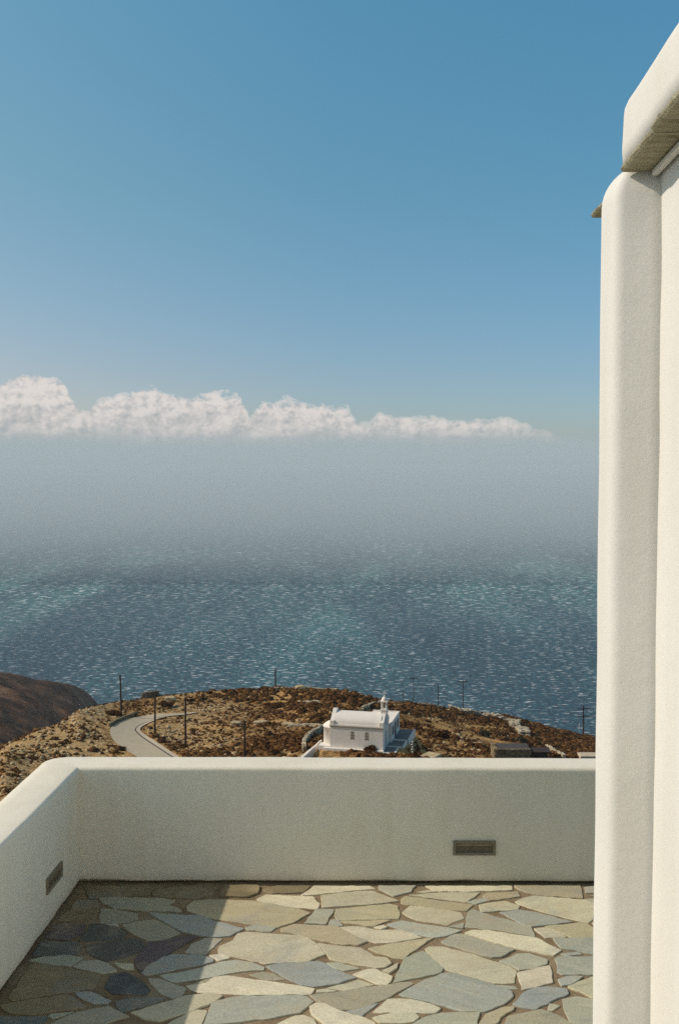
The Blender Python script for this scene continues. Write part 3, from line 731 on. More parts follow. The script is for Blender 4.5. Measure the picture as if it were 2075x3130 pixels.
# ------------------------------------------------------------------ terrace parapet (one L-shaped plastered wall)
def wob(s, seed, a=.004, f=1.1): return float(a * fbm(np.array([s * f]), np.array([seed * 3.3]), 3, seed)[0])
I, O = [], []
n1, n2 = 150, 120
for i in range(n1 + 1):            # left arm, from behind the viewer to the corner
    t = i / n1; y = -1.6 + (4.195 + 1.6) * t; x = -1.11 - .0385 * (4.2 - y)
    I.append(Vector((x, y)))
    th = .185; ox = x - th; oy = y if y < 3.95 else None
    O.append(Vector((ox, min(y * 1.0 + (.0 if y < 3.5 else (y - 3.5) * .12), 4.27))))
cor = len(I) - 1
for i in range(1, n2 + 1):         # front arm
    t = i / n2; x = -1.11 + 4.4 * t; y = 4.195 - .010 * t
    I.append(Vector((x, y))); O.append(Vector((x, 4.368 - .03 * t)))
# round the outer corner
Oc = Vector((-1.297, 4.27)); k0 = cor
for i in range(len(O)):
    pass
for j in range(-8, 9):
    idx = cor + j
    a = R(180 - 90 * (j + 8) / 16); c0 = Vector((-1.297 + .09, 4.368 - .09))
    O[idx] = c0 + Vector((math.cos(a), math.sin(a))) * .09
    
HT = .502
prof = []   # (k: 0 inner .. 1 outer, inset in metres from that face, z)
rr = .015
prof += [('i', .035, -.05), ('i', .035, .010), ('i', .004, .012), ('i', 0, .018)]
for z in np.linspace(.05, HT - rr, 16): prof.append(('i', 0, z))
for k in range(1, 6): a = R(90 * k / 5); prof.append(('i', rr * (1 - math.cos(a)), HT - rr + rr * math.sin(a)))
for k in (.3, .5, .7): prof.append(('m', k, HT + .002))
for k in range(4, -1, -1): a = R(90 * k / 5); prof.append(('o', rr * 1.5 * (1 - math.cos(a)), HT - rr * 1.5 + rr * 1.5 * math.sin(a)))
prof += [('o', 0, .3), ('o', 0, .1), ('o', 0, -.05)]
V = []
for s, (a, b_) in enumerate(zip(I, O)):
    d = (b_ - a); 
    if abs(s - cor) < 9: nrm = d.normalized()
    else: nrm = Vector((-1, 0)) if s < cor else Vector((0, 1))
    fs = 1.0 / max(.2, abs(d.normalized().x) if s < cor else abs(d.normalized().y)) if abs(s - cor) < 9 else 1.0
    L = a.y if s <= cor else 4.2 + a.x + 1.11
    for kind, k, z in prof:
        if kind == 'i': p = a + d.normalized() * (k * fs)
        elif kind == 'o': p = b_ - d.normalized() * (k * fs)
        else: p = a.lerp(b_, k)
        if z < .02 and kind == 'i':
            z2 = z + wob(L * 9, 6, .006) * (1 if z > 0 else 0); 
        else: z2 = z + (wob(L, 2, .006) * (z / HT) if z > .3 else 0) + (wob(L * 5, 8, .0015) if z > .3 else 0)
        off = wob(L * 1.3, 4, .005) + wob(L * 4, 5 + int(z * 10), .0015)
        if abs(s - cor) < 2 and kind == 'i': off *= .2
        if kind == 'i' and z > .3 and z < HT: off += wob(L * 6, 12, .0018)
        V.append((p.x + nrm.x * off, p.y + nrm.y * off, z2))
np_ = len(prof); Fc = []
for s in range(len(I) - 1):
    for k in range(np_ - 1):
        q = s * np_ + k; Fc.append((q, q + np_, q + np_ + 1, q + 1))
Fc.append(tuple(range(np_))); Fc.append(tuple(range(len(V) - 1, len(V) - np_ - 1, -1)))
me = pymesh('terrace_parapet', V, Fc)
bm = bmesh.new(); bm.from_mesh(me); bmesh.ops.recalc_face_normals(bm, faces=bm.faces)
for v in bm.verts: pass
bm.to_mesh(me); bm.free()
me.polygons.foreach_set('use_smooth', [len(p.vertices) == 4 for p in me.polygons])
# crisp inner corner
for e in me.edges:
    a, b_ = e.vertices
    if a // np_ == cor and b_ // np_ == cor and (a % np_) < 26 and (b_ % np_) < 26: e.use_edge_sharp = True
par = link('terrace_parapet', me, M['plaster']); tag(par, 'low L-shaped white plastered parapet with rounded top around the stone terrace', 'parapet wall')

# recessed step lights
def step_light(loc, rz, label):
    root = empty('step_light', loc, rz); tag(root, label, 'wall light', 'step lights in the parapet')
    w, h, d = .181, .062, .012     # faces -Y locally, wall face at y = 0
    fw = .0125
    def ring(o0, y0, o1, y1): # outer inset o0 at depth y0, inner inset o1 at y1
        A = [(-w / 2 + o0, y0, -h / 2 + o0), (w / 2 - o0, y0, -h / 2 + o0), (w / 2 - o0, y0, h / 2 - o0), (-w / 2 + o0, y0, h / 2 - o0)]
        B = [(-w / 2 + o1, y1, -h / 2 + o1), (w / 2 - o1, y1, -h / 2 + o1), (w / 2 - o1, y1, h / 2 - o1), (-w / 2 + o1, y1, h / 2 - o1)]
        return A, B
    V, Fc = [], []
    seq = [(0, .006), (0, -.010), (.0015, -.012), (.011, -.0085), (.013, -.001)]
    for (o0, y0), (o1, y1) in zip(seq[:-1], seq[1:]):
        A, B = ring(o0, y0, o1, y1); k = len(V); V += A + B
        for i in range(4): Fc.append((k + i, k + (i + 1) % 4, k + 4 + (i + 1) % 4, k + 4 + i))
    me = pymesh('frame', V, Fc); bm = bmesh.new(); bm.from_mesh(me); bmesh.ops.remove_doubles(bm, verts=bm.verts, dist=1e-5); bmesh.ops.recalc_face_normals(bm, faces=bm.faces); bm.to_mesh(me); bm.free()
    link('frame', me, M['bronze'], root)
    mb = MB(); mb.box((0, -.0022, -.006), (w - .025, .003, h - .037)); 
    mb.build('light_cover', M['diff'], root)
    mb = MB(); mb.box((0, -.0040, h / 2 - .0175), (w - .026, .0075, .010), None, .001); mb.build('visor', M['bronze'], root)
    return root
step_light((.5755, 4.192, .157), 0, 'bronze louvred step light set in the long front parapet')
step_light((-1.127, 3.853, .168), R(90 - 2.2), 'bronze step light on the short left parapet near the corner, seen at an angle')

# ------------------------------------------------------------------ white house at the right
house = empty('whitewashed_house', (.9, 2.65, 0), -R(2.4)); tag(house, 'whitewashed house edge with rounded corner pilaster and slate drip stones at the right', 'house')
hl = Vector((.9, 2.65, 0))
def disp_mesh(me, amp, f, seed):
    co = np.empty(len(me.vertices) * 3); me.vertices.foreach_get('co', co); co = co.reshape(-1, 3)
    a = fbm(co[:, 1] * f + co[:, 0] * f * .7, co[:, 2] * f, 3, seed) * amp; b_ = fbm(co[:, 0] * f + 9, co[:, 2] * f + 4 + co[:, 1], 3, seed + 5) * amp
    co[:, 0] += a; co[:, 1] += b_; me.vertices.foreach_set('co', co.ravel()); me.update()
def extr(name, outline, z0, z1, mat, nz=60, top=None, shift=None):
    # vertical extrusion of a dense 2-D outline; top(z)->inset ; shift(z)->(dx,dy)
    n = len(outline); V, Fc = [], []
    cen = sum(outline, Vector((0, 0))) / n
    zs = list(np.linspace(z0, z1, nz)) if not isinstance(nz, list) else nz
    for z in zs:
        ins = top(z) if top else 0
        sx, sy = shift(z) if shift else (0, 0)
        for p in outline:
            d = cen - p; q = p + d.normalized() * min(ins, d.length * .98)
            V.append((q.x + sx - hl.x, q.y + sy - hl.y, z))
    for k in range(len(zs) - 1):
        for i in range(n): Fc.append((k * n + i, k * n + (i + 1) % n, (k + 1) * n + (i + 1) % n, (k + 1) * n + i))
    Fc.append(tuple(range(n))[::-1]); Fc.append(tuple(range((len(zs) - 1) * n, len(zs) * n)))
    me = pymesh(name, V, Fc); o = link(name, me, mat, house, True); return o
def dense(pts, step=.02):
    out = []
    for i in range(len(pts)):
        a, b_ = pts[i], pts[(i + 1) % len(pts)]; k = max(1, int((b_ - a).length / step))
        out += [a.lerp(b_, j / k) for j in range(k)]
    return out
def rounded(x0, y0, x1, y1, r, n=8):
    out = []
    for cx_, cy_, a0 in ((x1 - r, y1 - r, 0), (x0 + r, y1 - r, 90), (x0 + r, y0 + r, 180), (x1 - r, y0 + r, 270)):
        for k in range(n + 1):
            a = R(a0 + 90 * k / n); out.append(Vector((cx_ + r * math.cos(a), cy_ + r * math.sin(a))))
    return dense(out, .05)
# corner pilaster: near face looks at the viewer, rounded left edge, domed head
PX0, PX1, PY0, PY1 = .701, 1.1, 2.56, 2.725
zt_ = EYE + .812
def ptop(z):
    k = (z - (zt_ - .115)) / .115
    return 0 if k < 0 else .13 * (1 - math.sqrt(max(0, 1 - k * k)))
zs = list(np.linspace(0, zt_ - .115, 50)) + [zt_ - .115 + .115 * math.sin(R(a)) for a in range(8, 91, 8)]
def round_poly(pts, rad, n=7):
    out = []
    for i, p in enumerate(pts):
        a, c_ = pts[i - 1], pts[(i + 1) % len(pts)]; r_ = rad[i]
        q0 = p + (a - p).normalized() * r_; q2 = p + (c_ - p).normalized() * r_
        out += [q0 * (1 - t) ** 2 + p * 2 * t * (1 - t) + q2 * t * t for t in [k / n for k in range(n + 1)]]
    return dense(out, .04)
pil = extr('pilaster', round_poly([Vector((1.1, 2.725)), Vector((.701, 2.725)), Vector((.716, 2.600)), Vector((.812, 2.572)), Vector((1.1, 2.572))], [.01, .022, .024, .012, .01]), 0, zt_, M['plaster_house'], zs, ptop)
disp_mesh(pil.data, .0035, 2.0, 31)
# main side wall running towards the viewer
w_ = extr('wall', dense([Vector((.812, -3.0)), Vector((3.6, -3.0)), Vector((3.6, 2.79)), Vector((.826, 2.79))], .08), 0, EYE + .80, M['plaster_house'], 50)
disp_mesh(w_.data, .006, 2.2, 41)
# roof kerb above the drip stones: rounded profile along Y
def kerb():
    prof = []; x0, x1, z0, z1, r = .742, 1.02, EYE + .787, EYE + .965, .035
    pts = [(x1, z0), (x0, z0), (x0 - .004, z0 + .05)]
    for k in range(0, 7): a = R(180 - 90 * k / 6); pts.append((x0 + r + r * math.cos(a), z1 - r + r * math.sin(a)))
    for k in range(0, 7): a = R(90 - 90 * k / 6); pts.append((x1 - r + r * math.cos(a), z1 - r + r * math.sin(a)))
    ys_ = [-3.0 + 5.6 * i / 110 for i in range(111)] + [2.64, 2.665, 2.685, 2.698, 2.705]
    ins = [0] * 111 + [.003, .008, .016, .028, .05]
    V, Fc = [], []; n = len(pts); cx_ = (x0 + x1) / 2; cz = (z0 + z1) / 2
    for y, q in zip(ys_, ins):
        for x, z in pts:
            k = 1 - q / .14
            V.append((cx_ + (x - cx_) * k - hl.x + wob(y * 1.5, 21, .006), y - hl.y, (cz if z > z0 + .01 else z0) + ((z - cz) * k if z > z0 + .01 else 0) + wob(y * 1.2 + x * 3, 22, .008)))
    for s in range(len(ys_) - 1):
        for k in range(n): Fc.append((s * n + k, s * n + (k + 1) % n, (s + 1) * n + (k + 1) % n, (s + 1) * n + k))
    Fc.append(tuple(range(n))); Fc.append(tuple(range(len(V) - 1, len(V) - n - 1, -1)))
    me = pymesh('roof_kerb', V, Fc); bm = bmesh.new(); bm.from_mesh(me); bmesh.ops.recalc_face_normals(bm, faces=bm.faces); bm.to_mesh(me); bm.free()
    return link('roof_kerb', me, M['plaster_house'], house, True)
kerb()
# flat roof deck
mb = MB(); mb.box((2.2 - hl.x, -.2 - hl.y, EYE + .83), (2.5, 5.6, .06)); mb.build('roof', M['plaster_house'], house)
def slab(y0, y1, x0, x1, zc, th, seed, name='drip_stone', lab=None):
    rnd = random.Random(seed); n = 110; V, Fc = [], []
    pr = []
    for i in range(n + 1):
        y = y0 + (y1 - y0) * i / n
        pr.append((x0 + rnd.uniform(-.0022, .0022) + wob(y * 14, seed, .007) + wob(y * 5, seed + 3, .006), y))
    for (x, y) in pr:
        for xx, zz in ((x1, zc - th / 2), (x0 + .05, zc - th / 2 + rnd.uniform(-.002, .002)), (x + .006, zc - th / 2), (x, zc - th * .2), (x + .004, zc + th * .3), (x0 + .012, zc + th / 2), (x1, zc + th / 2)):
            V.append((xx - hl.x, y - hl.y, zz))
    m_ = 7
    for s in range(n):
        for k in range(m_): Fc.append((s * m_ + k, s * m_ + (k + 1) % m_, (s + 1) * m_ + (k + 1) % m_, (s + 1) * m_ + k))
    Fc.append(tuple(range(m_))); Fc.append(tuple(range(len(V) - 1, len(V) - m_ - 1, -1)))
    me = pymesh(name, V, Fc); bm = bmesh.new(); bm.from_mesh(me); bmesh.ops.recalc_face_normals(bm, faces=bm.faces); bm.to_mesh(me); bm.free()
    return link(name, me, M['slate'], house)
slab(2.30, 2.60, .728, .95, EYE + .012 + .762, .022, 1)
slab(1.62, 2.296, .722, .95, EYE + .012 + .764, .024, 2)
slab(.80, 1.614, .730, .95, EYE + .012 + .763, .022, 3)
slab(2.80, 3.04, .745, .95, EYE + .765, .020, 4)
# short stub of wall that carries the far drip stone
s_ = extr('wall', dense([Vector((.90, 2.79)), Vector((1.3, 2.79)), Vector((1.3, 3.02)), Vector((.90, 3.02))], .06), 0, EYE + .755, M['plaster_house'], 20)
# plaster fillet under the drip stone
mb = MB(); mb.box((.808 - hl.x, 0.9 - hl.y, EYE + .753), (.018, 3.36, .018), None, .006); mb.build('plaster_fillet', M['plaster_house'], house, True)

# ------------------------------------------------------------------ chapel on the hillside
CA = R(-13); LBX, LBY = -1.24, 130.2
zb = EYE - 36.95                     # floor level of the chapel
ch = empty('chapel', (LBX, LBY, zb), CA); tag(ch, 'small whitewashed chapel with barrel roof, bell tower and flat annex', 'chapel')
PL = M['plaster_far']
CL, CWd, WH = 7.1, 4.3, 3.05
mb = MB(); mb.box((CL / 2, CWd / 2, (WH - .8) / 2), (CL, CWd, WH + .8)); mb.build('wall', PL, ch)
mb = MB()
mb.box((CL / 2, -.05, WH - .07), (CL + .16, .14, .14)); mb.box((CL / 2, -.02, WH - .24), (CL + .06, .08, .08)); mb.build('cornice', M['grille'], ch)
# barrel vault
vr_ = CWd / 2 - .22; bm_ = MB(); pts = []
for k in range(0, 25):
    a = math.pi * k / 24; pts.append((CWd / 2 - vr_ * math.cos(a), WH + .12 + 1.28 * math.sin(a)))
pts = [(.06, WH), (.06, WH + .12)] + pts + [(CWd - .06, WH + .12), (CWd - .06, WH)]
bm_.prism(pts, lambda p: Vector((.35, p[0], p[1])), lambda p: Vector((CL - .35, p[0], p[1]))); rf = bm_.build('roof', PL, ch)
def gable(x0, x1, peak, sh, name='gable'):
    m_ = MB(); P_ = [(0, WH), (0, WH + sh), (.28, WH + sh), (CWd / 2 - .28, WH + peak), (CWd / 2 + .28, WH + peak), (CWd - .28, WH + sh), (CWd, WH + sh), (CWd, WH)]
    m_.prism(P_, lambda p: Vector((x0, p[0], p[1])), lambda p: Vector((x1, p[0], p[1]))); return m_.build(name, PL, ch)
def cross(parent, c, s, mat):
    m_ = MB(); m_.box((c[0], c[1], c[2] + s / 2), (s * .12, s * .12, s)); m_.box((c[0], c[1], c[2] + s * .66), (s * .62, s * .12, s * .12)); return m_.build('cross', mat, parent)
g1 = gable(-.02, .52, 1.72, .55); cross(g1, (.25, CWd / 2, WH + 1.72), .5, M['iron'])
g2 = gable(CL - .5, CL + .03, 1.55, .60)
# belfry
BX, BY = CL - .22, CWd / 2
mb = MB(); b0 = WH + 1.5
mb.box((BX, BY, b0 + .12), (.84, .9, .5)); mb.box((BX, BY, b0 + .40), (.94, 1.0, .10))
for sx in (-1, 1):
    for sy in (-1, 1): mb.tube((BX + sx * .28, BY + sy * .30, b0 + .42), (BX + sx * .28, BY + sy * .30, b0 + 1.46), .11, .10, 10)
mb.box((BX, BY, b0 + 1.51), (.98, 1.02, .12)); 
bt = mb.build('bell_tower', PL, ch)
mb = MB(); mb.lathe([(.38, 0), (.38, .12), (.35, .26), (.28, .40), (.16, .50), (.10, .54), (.10, .66), (.05, .72), (0, .74)], (BX, BY, b0 + 1.56), 18); dm = mb.build('dome', PL, bt, True)
cross(bt, (BX, BY, b0 + 2.27), .6, PL)
mb = MB(); mb.lathe([(.04, .42), (.10, .36), (.14, .18), (.2, 0)], (BX, BY, b0 + .82), 12); mb.build('bell', M['bell'], bt, True)
# apse at the far-left end
mb = MB(); mb.lathe([(1.35, -.9), (1.35, 2.35), (1.42, 2.36), (1.42, 2.48), (1.2, 2.72), (.8, 2.98), (.3, 3.12), (0, 3.14)], (0, CWd / 2 - .1, 0), 20, R(90), R(270)); mb.build('apse', PL, ch, True)
# benches and foot of the walls
mb = MB(); mb.box((-.75, .75, -.2), (1.7, 1.5, .8), None, .05); mb.box((CL / 2 - .3, -.28, -.18), (CL + .9, .55, .5), None, .03); mb.build('wall_bench', PL, ch)
# arched windows with pierced grilles
def arch_pts(w, h, n=12):
    P_ = [(-w / 2, 0), (w / 2, 0), (w / 2, h - w / 2)]
    for k in range(1, n): a = math.pi * k / n; P_.append((w / 2 * math.cos(a), h - w / 2 + w / 2 * math.sin(a)))
    P_.append((-w / 2, h - w / 2)); return P_
def grille_window(xc, zc, Wn=.60, Hn=1.18):
    m_ = MB(); m_.prism(arch_pts(Wn, Hn), lambda p: Vector((xc + p[0], -.004, zc + p[1])), lambda p: Vector((xc + p[0], .05, zc + p[1]))); wn = m_.build('window', M['grille'], ch)
    m_ = MB(); m_.prism([(p[0] * 1.22, p[1] * 1.06 - .03) for p in arch_pts(Wn, Hn)], lambda p: Vector((xc + p[0], -.002, zc + p[1])), lambda p: Vector((xc + p[0], .03, zc + p[1]))); m_.build('window_frame', PL, wn)
    m_ = MB()
    for r_, zz in enumerate([.12, .32, .52, .72, .92]):
        xs_ = (-.17, 0.0, .17) if r_ % 2 == 0 else (-.09, .09)
        if r_ == 4: xs_ = (-.1, .1)
        for x_ in xs_: m_.tube((xc + x_, -.009, zc + zz + .04), (xc + x_, .02, zc + zz + .04), .074, .074, 6)
    m_.build('pane', M['dark'], wn)
grille_window(CL * .425, 1.22); grille_window(CL * .695, 1.22)
# chapel end: recessed door, slit window (local +X face)
mb = MB(); mb.prism(arch_pts(1.05, 2.15), lambda p: Vector((CL + .004, CWd / 2 + p[0], .02 + p[1])), lambda p: Vector((CL - .05, CWd / 2 + p[0], .02 + p[1]))); mb.build('door', M['metal'], ch)
mb = MB(); mb.prism(arch_pts(.5, .95), lambda p: Vector((CL + .034, CWd / 2 + .1 + p[0], WH - .15 + p[1])), lambda p: Vector((CL - .05, CWd / 2 + .1 + p[0], WH - .15 + p[1]))); mb.build('window', M['dark'], ch)
# annex
AW = 6.5
AH = WH - .55; AX = CL + .35; ax = MB(); ax.box((AX - 1.9, CWd + AW / 2 + .01, (AH - .8) / 2), (3.8, AW, AH + .8)); an = ax.build('annex', PL, ch)
mb = MB()
for (x0, x1, y0, y1) in ((AX - .2, AX + .01, CWd, CWd + AW),): mb.box(((x0 + x1) / 2, (y0 + y1) / 2, AH + .07), (.22, AW + .02, .2))
mb.box((AX - 1.95, CWd + AW - .1, AH + .07), (3.6, .2, .2)); mb.build('roof_edge', PL, an)
for yc, w, z0, h, nm in ((CWd + 1.2, .95, .75, 1.15, 'window'), (CWd + 3.05, 1.0, .05, 2.0, 'door'), (CWd + 5.0, .95, .80, 1.15, 'window')):
    m_ = MB(); m_.box((AX + .012, yc, z0 + h / 2), (.06, w, h)); d_ = m_.build(nm, M['dark'], an)
# flagstone platforms with white edges at the entrance side
plat = empty('chapel_steps', (LBX, LBY, zb), CA); tag(plat, 'grey flagstone platforms with white edges stepping down at the chapel door', 'steps')
for (x0, x1, y0, y1, zt2) in ((CL + .4, CL + 2.5, CWd + 1.2, CWd + AW + .6, .02), (CL + .04, CL + 2.3, CWd - 1.9, CWd + 1.15, -.04), (CL + .04, CL + 1.7, -.6, CWd - 1.95, -.10)):
    m_ = MB(); m_.box(((x0 + x1) / 2, (y0 + y1) / 2, zt2 - .6), (x1 - x0, y1 - y0, 1.16)); fl = m_.build('platform', M['slab_far'], plat)
    m_ = MB(); m_.box((x1 - .08, (y0 + y1) / 2, zt2 - .55), (.2, y1 - y0 + .04, 1.2)); m_.box(((x0 + x1) / 2, y0 + .06, zt2 - .55), (x1 - x0 - .05, .16, 1.2)); m_.build('edge', PL, fl)

# white ramp wall and path running down from the apse
def gz(v): return float(H(v[0], v[1]))
pa, pb = to_ground(*r3(322, 850)), to_ground(*r3(150, 962)); pc, pd = to_ground(*r3(225, 800)), to_ground(*r3(40, 965)); pe = to_ground(*r3(350, 775))
pf = pb + (pb - pa) * .9; pg = pd + (pb - pa) * .9
V, Fc = [], []
for (q, w) in ((pa, pc), (pb, pd), (pf, pg)):
    V += [(q.x, q.y, gz(q) + .25), (w.x, w.y, gz(w) + .25), (q.x, q.y, gz(q) - .8), (w.x, w.y, gz(w) - .8)]
for s in (0, 4): Fc += [(s, s + 1, s + 5, s + 4), (s, s + 4, s + 6, s + 2), (s + 1, s + 3, s + 7, s + 5)]
Fc += [(0, 2, 3, 1), (8, 9, 11, 10)]
tag(link('path', pymesh('path', V, Fc), M['concrete']), kind='structure')
mb = MB()
for (q, w) in ((pa, pb), (pb, pf)):
    d = w - q; d.z = gz(w) - gz(q); c_ = Vector(((q.x + w.x) / 2, (q.y + w.y) / 2, (gz(q) + gz(w)) / 2 + .35)); Mx = Matrix.Translation(c_) @ d.to_track_quat('X', 'Z').to_matrix().to_4x4(); mb.box((0, 0, 0), (d.length + .02, .28, 1.3), Mx, .05)
tag(mb.build('garden_wall', PL), 'low white wall sloping down from the chapel apse beside the path', 'wall')

# ------------------------------------------------------------------ stone hut
hp = to_ground(*r2(960, 505)); hq = to_ground(*r2(1118, 508))
hq = hp + Vector((4.9, 0, 0)); hz = hp.z - .3
hut = empty('stone_hut', (hp.x, hp.y, hz)); tag(hut, 'low stone hut with a flat dark roof below the right ridge', 'hut')
hw = (hq - hp).length; hh = 1.65; ang = math.atan2(hq.y - hp.y, hq.x - hp.x)
hut.rotation_euler = (0, 0, 0)
bm = bmesh.new(); rnd = random.Random(3)
def stones_face(x0, x1, y, zmax, along='x', y1=None):
    z = 0
    while z < zmax:
        h_ = rnd.uniform(.18, .3); s = x0
        while s < x1:
            w = rnd.uniform(.25, .6); q = bmesh.ops.create_cube(bm, size=1)
            for v in q['verts']:
                c_ = v.co * rnd.uniform(.9, 1.02)
                if along == 'x': v.co = Vector((s + w / 2 + c_.x * w, y + c_.y * .4, z + h_ / 2 + c_.z * h_))
                else: v.co = Vector((y + c_.y * .4, s + w / 2 + c_.x * w, z + h_ / 2 + c_.z * h_))
            s += w
        z += h_
stones_face(0, hw, 0, hh); stones_face(0, 3.2, 0.05, hh + .15, 'y'); stones_face(0, 3.2, hw, hh, 'y')
me = D.meshes.new('wall'); bm.to_mesh(me); bm.free(); link('wall', me, M['hut'], hut)
mb = MB(); mb.box((hw / 2 + .35, 1.7, hh + .02), (hw - .3, 3.3, .16)); mb.build('roof', simple('dark_hut_roof', (.06, .05, .045), .9, .25, 1.5), hut)
mb = MB(); mb.box((hw + 1.75, 1.6, hh - .40), (2.9, 2.6, .12)); mb.build('lean_to_roof', M['wood_pole'], hut)
for yy in (.4, 2.8):
    mb = MB(); mb.tube((hw + 3.1, yy, -.5), (hw + 3.1, yy, hh - .45), .09); mb.build('post', M['wood_pole'], hut)
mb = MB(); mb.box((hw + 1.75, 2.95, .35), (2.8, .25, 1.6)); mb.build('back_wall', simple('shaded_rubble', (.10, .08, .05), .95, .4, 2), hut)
# pale slab terrace at far right
sp0 = to_ground(*r2(1375, 516)); mb = MB(); mb.box((3.4, 1.2, .0), (7.2, 2.4, 1.3), None, .06)
o = mb.build('terrace_ledge', M['gutter']); o.location = sp0 + Vector((0, 0, .35)); tag(o, 'pale concrete ledge at the far right behind the parapet', 'ledge')
sp1 = to_ground(*r2(615, 506)); mb = MB(); mb.box((0, 0, 0), (1.9, 3.2, .4), Matrix.Rotation(-.6, 4, 'Z'), .12)
o = mb.build('flat_outcrop', M['rock']); o.location = sp1 + Vector((.9, 1.5, -.05)); tag(o, 'flat pale rock slab in the grass right of the chapel steps', 'rock slab')

# ------------------------------------------------------------------ poles
def pole(top, base, label, arms=(), r=.21, hidden=None, lean=0, mat='wood_pole'):
    p = to_ground(*base)
    if hidden: p = Vector((p.x * hidden / p.y, hidden, 0)); p.z = float(H(p.x, p.y))
    rt = ray(*top); t = p.y / rt[1]; X, Zt = rt[0] * t, EYE + rt[2] * t
    h = Zt - p.z
    root = empty('utility_pole', (p.x, p.y, p.z)); tag(root, label, 'utility pole', 'utility poles on the hillside')
    m_ = MB(); m_.tube((0, 0, -.6), (X - p.x, 0, h), r, r * .72, 10); m_.build('shaft', M[mat], root)
    for z, w in arms:
        m_ = MB(); m_.box(((X - p.x), -.12, h - z), (w, .14, .2)); ar = m_.build('crossarm', M[mat], root)
        for k in (-1, -.5, .5, 1):
            m_ = MB(); m_.lathe([(.05, 0), (.07, .05), (.035, .09), (.06, .14), (0, .18)], ((X - p.x) + k * w * .46, -.12, h - z + .06), 8); m_.build('insulator', M['metal'], ar)
    if not arms:
        for k in range(3):
            m_ = MB(); m_.box((X - p.x - .09, -.1, h - .25 - .3 * k), (.2, .08, .08)); m_.build('bracket', M['iron'], root)
    return root
pole((368, 2062), (372, 2187), 'tall bare pole leaning slightly beyond the road bend, leftmost of the poles')
pole((475, 2113), (474, 2238), 'bare pole at the inside of the road bend')
pole((567.6, 2131), (567.6, 2275), 'bare pole on the slope just right of the road')
pole((748, 2203), (748, 2330), 'bare pole whose foot is hidden by the parapet, left of the chapel')
pole((842, 2046), (842, 2104), 'lone pole standing on top of the crest left of the chapel', hidden=240)
pole((1231.6, 2111), (1231.6, 2141), 'short faint pole on the crest right of the bell tower', r=.09, hidden=250)
pole((1263, 2069), (1264, 2150), 'slim pole with one thin crossarm on the crest right of the bell tower', ((.35, 2.3),), .1, 262)
pole((1339, 2091), (1339, 2164), 'slim pole without crossarm between two crossarm poles', (), .11)
pole((1414, 2080), (1415, 2170), 'dark T-shaped pole above the long ridge wall', ((.25, 2.6),), .13)
pole((1782, 2156), (1781.5, 2251), 'double crossarm pole standing beside the house at the far right', ((.9, 3.6), (2.9, 3.2)), .22)
# small lamp posts
def lamp(top, base, label, n=5):
    p = to_ground(*base); rt = ray(*top); t = p.y / rt[1]; h = EYE + rt[2] * t - p.z
    root = empty('lamp_post', p); tag(root, label, 'lamp post')
    m_ = MB(); m_.tube((0, 0, -.3), (0, 0, h), .05, .04, 8); m_.build('shaft', M['metal'], root)
    for k in range(n):
        m_ = MB(); m_.box((-.05 if k % 2 else .05, -.06, h - .12 - k * .3), (.2, .16, .12), None, .02); m_.build('fitting', PL, root)
lamp((1259, 2265), (1259, 2322), 'thin post with white fittings right of the chapel steps')
lamp((1769, 2210), (1769, 2241), 'thin post with white fittings left of the double crossarm pole', 6)
# a few distinct bushes
def bush(px, py, w, h, label, mat='shrub'):
    p = to_ground(px, py, True); VV, FF = [], []; k = 0
    rnd_ = random.Random(int(px))
    for i in range(7):
        V, Fc = tufts(int(px) + i, 60); V2, F2 = lump(2, i, .25); s = rnd_.uniform(.5, .8)
        o_ = np.array([rnd_.uniform(-.45, .45) * w, rnd_.uniform(-.3, .3) * w, rnd_.uniform(0.1, .4) * h])
        VV.append(V * np.array([w * .42, w * .42, h * .6]) * s * 1.2 + o_); FF.append(Fc + k); k += len(V)
        VV.append(V2 * np.array([w * .36, w * .36, h * .5]) * s + o_); FF.append(F2 + k); k += len(V2)
    o = link('bush', pymesh('bush', np.concatenate(VV), np.concatenate(FF)), M[mat]); o.location = p
    if mat == 'shrub':
        a = o.data.attributes.new('tone', 'FLOAT', 'POINT'); a.data.foreach_set('value', [.25] * len(o.data.vertices))
    tag(o, label, 'bush', 'larger bushes on the slope'); return o
bush(*r3(885, 862), 1.6, 1.1, 'dark bush at the foot of the chapel long wall')
bush(*r2(1020, 500), 2.4, 1.5, 'green bush growing in front of the stone hut', 'green')
bush(*r2(1240, 512), 2.4, 1.3, 'brown bush right of the hut lean-to')
bush(*r2(1080, 425), 2.6, 1.6, 'dark green bush above the stone hut', 'green')
bush(*r1(545, 290), 2.6, 1.1, 'dark bush in dry grass at the foot of the leftmost pole')
bush(*r1(803, 250), 2.8, 1.3, 'dark bush in the dry grass above the road bend')
bush(*r2(925, 395), 2.6, 1.5, 'olive bush in the bright meadow right of the chapel', 'green')
bush(*r2(690, 400), 2.8, 1.6, 'brown bush right of the chapel platforms')

